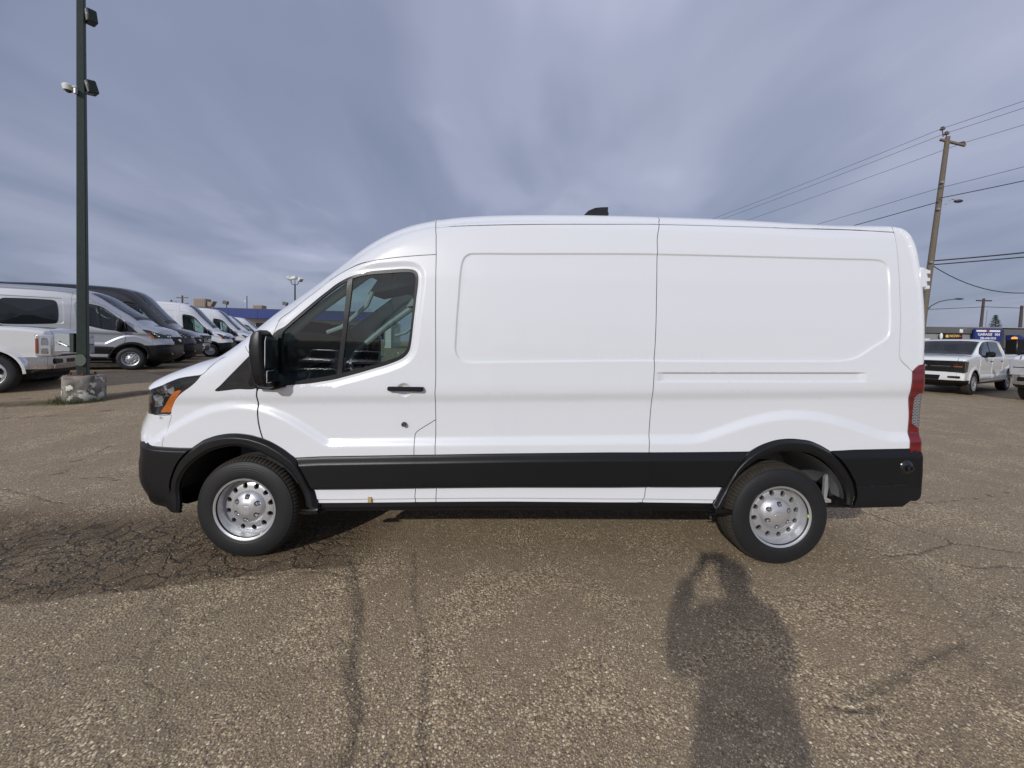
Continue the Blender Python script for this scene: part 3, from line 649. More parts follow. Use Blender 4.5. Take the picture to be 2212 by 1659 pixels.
def crown(sh, W, name_of, pan, inset_of=None):
    """the strip across the vehicle from the left silhouette line over the centre to the right one"""
    S, Nn = sh.S, sh.N; m = len(S)
    lv = np.array([0, .0008, .003, .008, .018, .034, .055, .085, .13, .19, .28, .40, .54, .70, .86, 1.0])   # fraction of delta, 0 = centre
    rows = []; nrm = []
    for q in lv:
        d = sh.delta * q; y = sh.T(S[:, 1]) * .2 * q ** .5 + sh.pil(d, sh.R, sh.n)
        if q == 0: y = np.full(m, W)
        xz = S + Nn * (sh.delta - d)[:, None]
        u = np.clip(1 - d / sh.R, 1e-6, 1); k = np.maximum(1 - u ** sh.n, 1e-9)
        gp = W * k ** (1/sh.n - 1) * u ** (sh.n - 1) / sh.R
        N = np.c_[gp * Nn[:, 0], -np.ones(m), gp * Nn[:, 1]]
        if q == 0: N = np.c_[Nn[:, 0], np.zeros(m), Nn[:, 1]]
        N /= np.linalg.norm(N, axis=1)[:, None]
        rows.append(np.c_[xz[:, 0], np.minimum(y, W), xz[:, 1]]); nrm.append(N)
    full = rows[::-1] + [np.c_[r[:, 0], 2*W - r[:, 1], r[:, 2]] for r in rows[1:]]
    nf = nrm[::-1] + [np.c_[r[:, 0], -r[:, 1], r[:, 2]] for r in nrm[1:]]
    A = np.array(full); NA = np.array(nf); R_ = len(A)
    AF_ = A.reshape(-1, 3); NF_ = NA.reshape(-1, 3); grp = {}
    for i in range(m - 1):
        mx, mz = (S[i] + S[i+1]) / 2
        for r in range(R_ - 1):
            yc = (A[r, i, 1] + A[r+1, i, 1]) / 2; nm = name_of(mx, mz, min(yc, 2*W - yc))
            if not nm: continue
            key = (nm, 'C') if nm not in ('headlight', 'tail_light') else (nm, 'L' if yc < W else 'R')
            grp.setdefault(key, []).append((r*m+i, r*m+i+1, (r+1)*m+i+1, (r+1)*m+i))
    for key, F in grp.items():
        F = np.array(F); u = np.unique(F); mp = np.zeros(len(AF_), int); mp[u] = np.arange(len(u))
        pan.add(key, AF_[u], mp[F].tolist(), NF_[u], 1 if key[0] == 'headlight' else 0)

# ---------------------------------------------------------------- wheels
def disc_mesh(R0, hfun, holes, inner=.0, step=.012, wall=.012):
    """wheel centre: flat disc in x,z with holes, depth hfun(r)"""
    pts = []; edges = []
    def loop(P):
        b = len(pts); pts.extend(P); edges.extend((b+i, b+(i+1) % len(P)) for i in range(len(P)))
    circ = lambda r, n, c=(0, 0): [(c[0]+r*math.cos(2*math.pi*k/n), c[1]+r*math.sin(2*math.pi*k/n)) for k in range(n)]
    loop(circ(R0, 64))
    for h in holes: loop([tuple(p) for p in h])
    for r in np.arange(step, R0, step):
        n = max(6, int(2*math.pi*r/step)); 
        for p in circ(r, n):
            if all(not inside(np.array([p]), np.array(h))[0] for h in holes): pts.append(p)
    vs_, _, tris, _, _, _ = delaunay_2d_cdt([Vector(p) for p in pts], edges, [], 0, 1e-6)
    P = np.array([(v.x, v.y) for v in vs_]); F = np.array(tris); C_ = P[F].mean(1)
    ok = (np.hypot(*C_.T) < R0)
    for h in holes: ok &= ~inside(C_, np.array(h))
    F = F[ok]; r = np.hypot(*P.T); V = np.c_[P[:, 0], hfun(r), P[:, 1]]
    mb = MB(); mb.add(V, [tuple(t) for t in F])
    for h in holes:
        h = np.array(h); n = len(h); rr = np.hypot(*h.T); y = hfun(rr)
        W1 = [(h[i, 0], y[i], h[i, 1]) for i in range(n)] + [(h[i, 0], y[i] + wall, h[i, 1]) for i in range(n)]
        mb.add(W1, [(i, (i+1) % n, (i+1) % n + n, i+n) for i in range(n)])
    return mb

def tyre_mb(R, rb, w, n=160, notch=.007, lugs=72):
    """tyre with its outer side at y=0, tread blocks at the shoulders; centre at origin"""
    s = (R - rb)
    prof = [(.022, rb-.004), (.006, rb+.012), (.0, rb+.30*s), (.0, rb+.52*s), (.006, rb+.72*s), (.014, rb+.83*s), (.020, rb+.845*s), (.026, rb+.90*s), (.040, rb+.955*s), (.058, R-.001), (.072, R)]
    g = w / 5
    for c in (g*1.55, g*2.5, g*3.45): prof += [(c-.008, R), (c-.006, R-.008), (c+.006, R-.008), (c+.008, R)]
    prof += [(w - h, r) for h, r in prof[:11][::-1]]
    mb = MB(); V = []; F = []; m = len(prof)
    for k in range(n * 2):
        a = 2*math.pi*k/(n*2); cut = (k % (2*n//lugs)) == 0
        for h, r in prof:
            rr = r
            sh_ = (h < .078 or h > w-.078) and r > rb+.86*s
            if cut and sh_: rr = r - notch
            V.append((rr*math.cos(a), h, rr*math.sin(a)))
    for k in range(n * 2):
        for j in range(m - 1): F.append((k*m+j, k*m+j+1, ((k+1) % (2*n))*m+j+1, ((k+1) % (2*n))*m+j))
    return mb.add(V, F)
# ================================================================ THE VAN
VW = 1.03; SHIFT = (-1.905, -1.03, 0)
WRAD = .363; WB = 3.81
def skewz(P): return P[:, 1] - .025 * (P[:, 0] - 3.2) * (1 - smooth((P[:, 1] - 1.3) / .3))
class VanShell(Shell):
    def base(s, P):
        d, k = dist_poly(P, s.S); i = np.arange(len(s.S))
        dl = np.interp(k, i, s.delta); R = np.interp(k, i, s.R); n = np.interp(k, i, s.n)
        return s.T(skewz(P)) * np.clip((d + .02) / .1, 0, 1) + s.pil(d + dl, R, n)
T_ = {k: np.array(v) for k, v in TR.items()}
def xl(name):   # z as function of x along a trace
    P = T_[name] if isinstance(name, str) else name; o = np.argsort(P[:, 0]); return lambda x: np.interp(x, P[o, 0], P[o, 1])
def zl(name):   # x as function of z
    P = T_[name] if isinstance(name, str) else name; o = np.argsort(P[:, 1]); return lambda z: np.interp(z, P[o, 1], P[o, 0])
FOUT, FIN, ROUT, RIN = [spline(T_[k], .025) for k in ('far_out', 'far_in', 'rar_out', 'rar_in')]
def close_down(P, z): return np.vstack([P, [(P[-1, 0], z), (P[0, 0], z)]])
OPEN_F, OPEN_R = close_down(FIN, .15), close_down(RIN, .15)
ARCH_F, ARCH_R = close_down(FOUT, .15), close_down(ROUT, .15)
_h = T_['head']; HEAD, AMBER = resample(np.vstack([spline(_h[:20], .02), [(-1.2, .990), (-1.2, 1.02), (-.86, 1.105), (-.70, 1.160)]]), .03, True), spline(T_['amber'], .02, True)
SAIL, WFR, GLS = spline(T_['sail'], .02, True), spline(T_['winframe'], .02, True), spline(T_['glass'], .02, True)
BAR = T_['bar']; REC = spline(T_['recess'], .03, True)
DF, DT, DB = spline(T_['door_front'], .03), spline(T_['door_top'], .03), spline(T_['door_back'], .03)
FLAP, RS, SS, RRS = spline(T_['flap'], .02), spline(T_['roof_seam'], .05), spline(T_['slide_seam'], .03), spline(T_['rear_seam'], .03)
HS, BW, FRS = spline(T_['hood_seam'], .02), spline(T_['bumper_white'], .02), T_['front_roof_seam']
CTF, CTD, CTM, CTR = [resample(T_[k], .04) for k in ('clad_top_front', 'clad_top_door', 'clad_top_mid', 'clad_top_rear')]
CTD = np.vstack([[(CTD[0, 0] - .12, CTD[0, 1] - .008)], CTD]); CB, SB = resample(T_['clad_bot'], .05), resample(T_['sill_bot'], .05)
CB = np.vstack([[(.42, CB[0, 1])], CB, [(3.42, CB[-1, 1])]]); SB = np.vstack([[(.42, SB[0, 1])], SB, [(3.42, SB[-1, 1])]])
CTAIL = spline(np.vstack([T_['tail_l'][::-1], T_['tail'][1:]]), .02)      # left edge of the tail lamp, up and over its top
TOPZ = T_['tail'][-1, 1]
BGAP = resample(T_['bumpgap'], .04)
CTR = np.vstack([CTR, [(4.69, CTR[-1, 1])]])
f_ctf, f_ctd, f_ctm, f_ctr, f_cb, f_sb, f_rs, f_dt, f_hs = [xl(np.asarray(v)) for v in (CTF, CTD, CTM, CTR, CB, SB, RS, DT, HS)]
g_df, g_db, g_ss, g_rr, g_fl, g_tl, g_bw = [zl(np.asarray(v)) for v in (DF, DB, SS, RRS, FLAP[4:], T_['tail_l'], BW[12:] if len(BW) > 12 else BW)]
def ct_all(x):
    return np.where(x < -.1, f_ctf(x), np.where(x < 1.345, f_ctd(x), np.where(x < 3.9, f_ctm(x), f_ctr(x))))
def bell(x, c, w, p): return np.clip(1 - ((x - c) / w) ** 2, 0, 1) ** p
def shelf_z(x): return .85 + .025 * (x - 3.2) + .275 * bell(x, -.05, .64, 1.25) + .165 * bell(x, 3.86, .70, 1.5)
SLX, SLZ = [2.87, 4.362], [1.352, 1.374]
SLOT = np.array([(SLX[0], SLZ[0]-.069), (SLX[0], SLZ[0]), (SLX[1], SLZ[1]), (SLX[1], SLZ[1]-.069)])
TAILP = np.vstack([CTAIL, [(5.2, TOPZ), (5.2, T_['tail_l'][-1, 1])]])
GROOVES = [DF, DT, DB, FLAP, RS, SS, RRS, HS, BW, resample(FRS, .04), T_['cowl_seam']]
_G = GROOVES
def groove_dist(P):
    d = np.full(len(P), 9.)
    for g in _G:
        lo, hi = g.min(0) - .02, g.max(0) + .02
        m = (P[:, 0] > lo[0]) & (P[:, 0] < hi[0]) & (P[:, 1] > lo[1]) & (P[:, 1] < hi[1])
        if m.any(): d[m] = np.minimum(d[m], dist_poly(P[m], g)[0])
    return d
def van_extra(P, groove=True):
    x, z = P[:, 0], P[:, 1]; y = np.zeros(len(P))
    y -= .024 * smooth((shelf_z(x) + .075 - z) / .075) * smooth((x + .85) / .25)
    m = inside(P, REC); dr, _ = dist_poly(P, np.vstack([REC, REC[:1]])); y += np.where(m, .0085 * smooth(dr / .016), 0)
    # slot for the sliding-door rail
    zs = np.interp(x, SLX, SLZ); u = (zs - z); top = smooth(u / .006); bot = smooth((.069 - u) / .012)
    y += .017 * np.minimum(top, bot) * smooth((x - 2.872) / .07) * smooth((4.366 - x) / .07) * ((u > 0) & (u < .069))
    # pressed frame round the door glass
    d, _ = dist_poly(P, WFR); mo = ~inside(P, WFR); y += np.where(mo & (z > 1.22), .010 * (1 - smooth((d - .012) / .045)), 0) + np.where(mo, 0, .010)
    # handle cup
    r = np.hypot((x - 1.120) / .058, (z - 1.203) / .053); y += .022 * smooth((1 - r) / .55)
    if groove:
        y += .005 * (1 - smooth((groove_dist(P) - .0022) / .0018))
        near = (x > 0) & (x < .25) & (z < 1.25) & (z > .7)
        if near.any(): y[near] += .005 * (1 - smooth((dist_poly(P[near], DF)[0] - .0040) / .0022))
    # small crease in the rear bumper and at the end of the front bumper
    c, _ = dist_poly(P, T_['rearcrease']); y += .004 * (1 - smooth(c / .006)) * (x > 4)
    return y
van_shell = VanShell(VAN_S, VW, VAN_T, van_extra)
van_shell.fn = lambda P: van_shell.base(P) + van_extra(P, False)
domain = np.vstack([van_shell.S, [(4.6, .448), (4.3, .436), (4.25, .434), (3.36, .376), (2.3, .366), (1.3, .353), (.46, .336), (-.40, .336), (-.47, .332), (-.54, .318)]])
AF, AR = np.vstack([FOUT]), np.vstack([ROUT])
def van_classify(C):
    x, z = C[:, 0], C[:, 1]; n = len(C); out = np.array(['side_panel_rear'] * n, dtype=object)
    ct, cb, sb = ct_all(x), f_cb(x), f_sb(x)
    front = x < g_df(z); db = g_db(z); ss = g_ss(z); rr = g_rr(z)
    flapx = np.where(z > T_['flap'][0, 1], 9, np.interp(z, T_['flap'][::-1, 1], T_['flap'][::-1, 0]))
    out[x < ss] = 'side_panel_front'
    out[(x > rr) & (z > 1.0)] = 'rear_corner_panel'
    rf = (x > 1.29) & (z > f_rs(x)) & (x < np.where(z > 2.2, g_rr(z), 9)); out[rf] = 'roof'
    dr = (x < db); out[dr] = 'front_door'
    out[dr & (x > flapx)] = 'fuel_flap'
    out[dr & (z > f_dt(np.maximum(x, .11))) & (z > 1.4)] = 'front_roof'
    pil = (out == 'front_roof') & (x < .46); out[pil] = 'pillar_panel'
    fen = (x < g_df(z)) & (z < 1.45) | (x < .095); fen &= ~((z > 1.45) & (x > -.02)); out[fen] = 'fender'
    out[(x < -.176) & (z > f_hs(x)) & (z > 1.2)] = 'hood'
    out[(x < -.60) & (z > 1.19)] = 'hood'
    # painted corner of the front bumper
    bwx = np.interp(z, [.78, .84, .89, .93, .96, .997], [-.567, -.572, -.580, -.590, -.600, -.613])
    out[(x < bwx) & (z < .997) & (z > .6)] = 'bumper_corner'
    below = z < ct
    out[below & (x < 0)] = 'front_bumper'
    mid = below & (x > 0) & (x < 4.0)
    side = np.where(x < np.minimum(flapx, db), 0, np.where(x < db, 1, np.where(x < ss, 2, 3)))
    for i, s_ in enumerate(('door_cladding', 'flap_cladding', 'front_cladding', 'rear_cladding')): out[mid & (z > cb) & (side == i)] = s_
    for i, s_ in enumerate(('door_sill', 'flap_sill', 'front_sill', 'rear_sill')): out[mid & (z <= cb) & (z > sb) & (side == i)] = s_
    out[mid & (z <= sb)] = 'rocker_panel'
    out[(x > 4.0) & (z < f_ctr(x))] = 'rear_bumper'
    tl = inside(C, TAILP)
    out[tl] = 'tail_light'
    out[tl & (x > np.interp(z, [.98, 1.02, 1.20, 1.24], [4.75, 4.705, 4.71, 4.73])) & (z > .985) & (z < 1.235)] = 'reversing_lens'
    out[inside(C, SAIL) & (x < g_df(np.minimum(z, 1.211)) + .02)] = 'fender_trim'
    wf = inside(C, WFR) | (inside(C, SAIL) & (x > .09) ); out[wf] = 'window_frame'
    gl = inside(C, GLS); out[gl] = 'door_window'
    out[gl & inside(C, BAR) | wf & inside(C, BAR)] = 'window_divider'
    out[inside(C, HEAD)] = 'headlight'; out[inside(C, AMBER) & inside(C, HEAD)] = 'turn_signal'
    a = inside(C, ARCH_F) | inside(C, ARCH_R); out[a] = 'wheel_arch_trim'
    rear = a & (x > 2); out[rear] = 'rear_arch_trim'
    out[inside(C, OPEN_F) | inside(C, OPEN_R)] = None
    return list(out)
def arch_off(OUT, IN):
    def f(P):
        d = dist_poly(P, OUT)[0]; e = dist_poly(P, IN)[0]
        return -.034 * smooth(d / .03) + .012 * (1 - smooth(e / .02))
    return f
def clad_off(P):
    d = ct_all(P[:, 0]) - P[:, 1]
    return -.030 * smooth(d / .060) + .011 * (1 - smooth((P[:, 1] - f_cb(P[:, 0])) / .012))
VAN_OFFS = {'wheel_arch_trim': arch_off(FOUT, FIN), 'rear_arch_trim': arch_off(ROUT, RIN), 'door_cladding': clad_off, 'flap_cladding': clad_off, 'front_cladding': clad_off, 'rear_cladding': clad_off,
 'front_bumper': lambda P: -.018 * smooth((f_ctf(P[:, 0]) - P[:, 1]) / .03) * smooth((P[:, 0] + .90) / .25), 'rear_bumper': lambda P: -.028 * smooth((f_ctr(P[:, 0]) - P[:, 1]) / .055),
 'rocker_panel': lambda P: .018 + .010 * smooth((f_sb(P[:, 0]) - .035 - P[:, 1]) / .02),
 'window_frame': lambda P: np.full(len(P), .002), 'window_divider': lambda P: np.full(len(P), .004), 'door_window': lambda P: np.full(len(P), .010),
 'fender_trim': lambda P: np.full(len(P), .002), 'tail_light': lambda P: np.full(len(P), -.008), 'reversing_lens': lambda P: np.full(len(P), -.006),
 'headlight': lambda P: np.full(len(P), .003), 'turn_signal': lambda P: np.full(len(P), .004)}
for k_ in ('door_sill', 'flap_sill', 'front_sill', 'rear_sill'): VAN_OFFS[k_] = lambda P: -.004 + .010 * smooth((f_sb(P[:, 0]) + .030 - P[:, 1]) / .012)

def van_lines(fine=True):
    ls = [(g, False) for g in GROOVES]
    ls += [(P, False) for P in (FOUT, FIN, ROUT, RIN, CTF, CTD, CTM, CTR, CB, SB, BGAP)]
    ls += [(P, True) for P in (HEAD, AMBER, SAIL, WFR, GLS, REC)] + [(resample(BAR, .03, True), True)]
    ls += [(CTAIL, False), *[(resample([(SLX[0], SLZ[0]-d_), (SLX[1], SLZ[1]-d_)], .04), False) for d_ in (-.008, 0, .003, .006, .010, .050, .057, .063, .069, .077)], (resample([(SLX[1], SLZ[1]), (SLX[1], SLZ[1]-.069)], .02), False), *[(offset_line(np.vstack([REC, REC[:1]]), d_), False) for d_ in (-.016, -.008, .008, .016)], (resample([(4.75, .985), (4.705, 1.02), (4.71, 1.20), (4.73, 1.235), (4.9, 1.235)], .03), False), (np.array([(4.75, .985), (4.9, .985)]), False),
           (resample([(-.95, 1.19), (-.60, 1.19), (-.546, 1.217)], .03), False), (resample([(-.95, .997), (-.62, .997), (-.62, 1.19)], .03), False)]
    WC_ = np.vstack([WFR, WFR[:1]]); sg_ = -1 if inside(offset_line(WC_, .02)[5:6], WFR)[0] else 1
    ls += [(offset_line(WC_, sg_ * d_)[2:-2], False) for d_ in (.012, .024, .036, .048, .058)]
    ls += [(offset_line(g, d_), False) for g in (FOUT, ROUT) for d_ in (-.010, -.020, -.030, .012, .03)] + [(offset_line(g, d_), False) for g in (FIN, RIN) for d_ in (.007, .014, .021)]
    ls += [(SB + (0, d_), False) for d_ in (.012, .018, .024, .031, -.034, -.045, -.056)] + [(CB + (0, d_), False) for d_ in (.006, .012, -.012)]
    ls += [(offset_line(g, -d_), False) for g in (CTD, CTM, CTR) for d_ in (.012, .024, .036, .048, .060)] + [(offset_line(CTF, -d_), False) for d_ in (.010, .020, .030)]
    if fine:
        for g in GROOVES:
            for o in (-.0040, -.0022, .0022, .0040): ls.append((offset_line(g, o), False))
        for o in (-.0064, -.0050, .0050, .0064): ls.append((offset_line(DF, o), False))
    return ls
def van_points(fine=True):
    pts = []
    S = van_shell
    for d in (.004, .010, .018, .03, .045, .065, .09, .12, .16, .21, .27): pts.append(S.S[::1] - S.N[::1] * d)
    xs = np.arange(-.9, 4.88, .035)
    if fine:
        for k in np.arange(-.004, .088, .009): pts.append(np.c_[xs, shelf_z(xs) + k])
        for z in np.arange(1.10, 1.30, .014): pts.append(np.c_[xs, z + .025 * (xs - 3.2)])
        for d in (.012, .024, .036, .05, .062): pts.append(offset_line(CTD, -d)); pts.append(offset_line(CTM, -d)); pts.append(offset_line(CTR, -d)); pts.append(offset_line(CTF, -d/2))
        RC = np.vstack([REC, REC[:1]])
        for d in (.004, .008, .012, .017): pts += [offset_line(RC, d), offset_line(RC, -d)]
        WC = np.vstack([WFR, WFR[:1]])
        for d in (.01, .02, .03, .042, .055): pts += [offset_line(WC, d), offset_line(WC, -d)]
        for o in (FOUT, ROUT):
            for d in (.006, .012, .02, .03, .045): pts += [offset_line(o, d), offset_line(o, -d)]
        xs2 = np.arange(2.88, 4.36, .03)
        for d in (.003, .006, .012, .03, .05, .057, .063, .069): pts.append(np.c_[xs2, np.interp(xs2, [2.87, 4.366], [1.351, 1.374]) - d])
        for r in (.2, .4, .55, .7, .85, 1.0, 1.1): pts.append(np.array([(1.120 + .058*r*math.cos(a), 1.203 + .053*r*math.sin(a)) for a in np.linspace(0, 6.28, int(10 + 20*r), endpoint=False)]))
        for d in (.004, .009, .014): pts += [offset_line(resample(T_['rearcrease'], .03), d), offset_line(resample(T_['rearcrease'], .03), -d)]
    return pts
def seam_of(C):
    m = groove_dist(C) < .0022; near = (C[:, 0] > 0) & (C[:, 0] < .25) & (C[:, 1] < 1.23)
    if near.any(): m[near] |= dist_poly(C[near], DF)[0] < .0048
    return m
def crown_name(x, z, y=1):
    if x < 0 and .80 < z < 1.05 and y > .47 + .10*max(0, .86 - z): return 'grille'
    if x < 0 and .985 < z < 1.165 - .10*y and y < .56 : return 'headlight'
    if x > 4.7 and .83 < z < 1.436 and y < .26: return 'tail_light'
    if x < 0 and z < .797: return 'front_bumper'
    if x < 0 and z < 1.14: return 'front_fascia'
    if x < -.10: return 'hood'
    if x < .0: return 'cowl_panel'
    if x < .97: return 'windshield'
    if x < 1.297: return 'front_roof'
    if z > 2.44 and x < 4.66: return 'roof'
    if z > .82: return 'rear_door'
    return 'rear_bumper'
PAINTED = {'side_panel_front', 'side_panel_rear', 'rear_corner_panel', 'roof', 'front_door', 'fuel_flap', 'front_roof', 'pillar_panel', 'fender', 'hood', 'bumper_corner', 'door_sill', 'flap_sill', 'front_sill', 'rear_sill', 'rear_door', 'front_fascia'}
NAMEFIX = {'side_panel_front': 'side_panel', 'side_panel_rear': 'side_panel', 'rear_arch_trim': 'wheel_arch_trim', 'door_cladding': 'cladding', 'flap_cladding': 'cladding', 'front_cladding': 'cladding', 'rear_cladding': 'cladding',
           'door_sill': 'sill_panel', 'flap_sill': 'sill_panel', 'front_sill': 'sill_panel', 'rear_sill': 'sill_panel', 'reversing_lens': 'reversing_light'}
def van_mats(body):
    def f(n):
        if n in PAINTED: return [body, 'gap_dark']
        return {'door_window': 'glass_tint', 'windshield': 'glass_tint', 'window_frame': 'plastic_black', 'window_divider': 'plastic_black', 'headlight': ['lens_clear', 'plastic_gloss'], 'grille': 'grille_dark', 'turn_signal': 'amber', 'tail_light': 'lens_red',
                'reversing_lens': 'lens_grid', 'fender_trim': 'plastic_gloss', 'cowl_panel': 'plastic_black'}.get(n, 'plastic_black')
    return f

def steel_wheel(parent, x, y, side):
    """root of a wheel is an Empty at its centre; side -1 = outer face towards -y"""
    w = empty('wheel', (x + SHIFT[0], y + SHIFT[1], .338)); w.parent = parent
    if side > 0: w.rotation_euler = (0, 0, math.pi)
    if WHEEL.get('steel'):
        for o in WHEEL['steel']: copy_tree(o, w)
        return w
    t = tyre_mb(WRAD, .206, .245).build('tyre', 'tyre_rubber', w)
    b = MB(); b.lathe([(.010, .206), (.006, .213), (.004, .2205), (.008, .2225), (.014, .220), (.018, .213), (.030, .2085), (.046, .206), (.056, .199), (.090, .196), (.20, .194), (.22, .205)], 96)
    b.build('rim', 'rim_silver', w)
    def h(r):
        return np.interp(r, [0, .045, .050, .068, .095, .104, .112, .118, .135, .155, .172, .186, .197], [.014, .014, .018, .024, .033, .038, .050, .058, .060, .062, .068, .082, .088])
    holes = [[(.154*math.cos(a) + .0205*math.cos(b_)*math.cos(a) - .0175*math.sin(b_)*math.sin(a), .154*math.sin(a) + .0205*math.cos(b_)*math.sin(a) + .0175*math.sin(b_)*math.cos(a)) for b_ in np.linspace(0, 2*math.pi, 16, endpoint=False)] for a in np.linspace(.2, .2 + 2*math.pi, 12, endpoint=False)]
    pock = []
    for a in np.linspace(.45, .45 + 2*math.pi, 6, endpoint=False):
        pock.append([(.082*math.cos(a) + u*math.cos(a) - v*math.sin(a), .082*math.sin(a) + u*math.sin(a) + v*math.cos(a)) for u, v in ((-.017, -.010), (-.010, -.017), (.012, -.019), (.018, -.008), (.018, .008), (.012, .019), (-.010, .017), (-.017, .010))])
    d = disc_mesh(.197, h, holes + pock, wall=.018); d.build('wheel_disc', 'rim_silver', w)
    mb = MB(); mb.lathe([(.088, .0), (.088, .19)], 32); mb.lathe([(.075, .12), (.11, .12), (.11, .05)], 24); mb.build('brake_disc', 'hub_black', w)
    for a in np.linspace(.45, .45 + 2*math.pi, 6, endpoint=False):
        n = MB(); n.lathe([(.055, .0145), (.034, .0125), (.026, .011), (.020, .006), (.019, 0)], 6, c=(.082*math.cos(a), 0, .082*math.sin(a))); n.lathe([(.060, .0), (.050, .018)], 12, c=(.082*math.cos(a), 0, .082*math.sin(a))); n.build('lug_nut', 'chrome', w)
    e = MB(); pr = [(.034*math.cos(a), .018*math.sin(a)) for a in np.linspace(0, 2*math.pi, 24, endpoint=False)]
    e.prism(pr, .0115, .016); e.build('emblem', 'rim_silver', w)
    WHEEL['steel'] = list(w.children)
    return w
WHEEL = {}

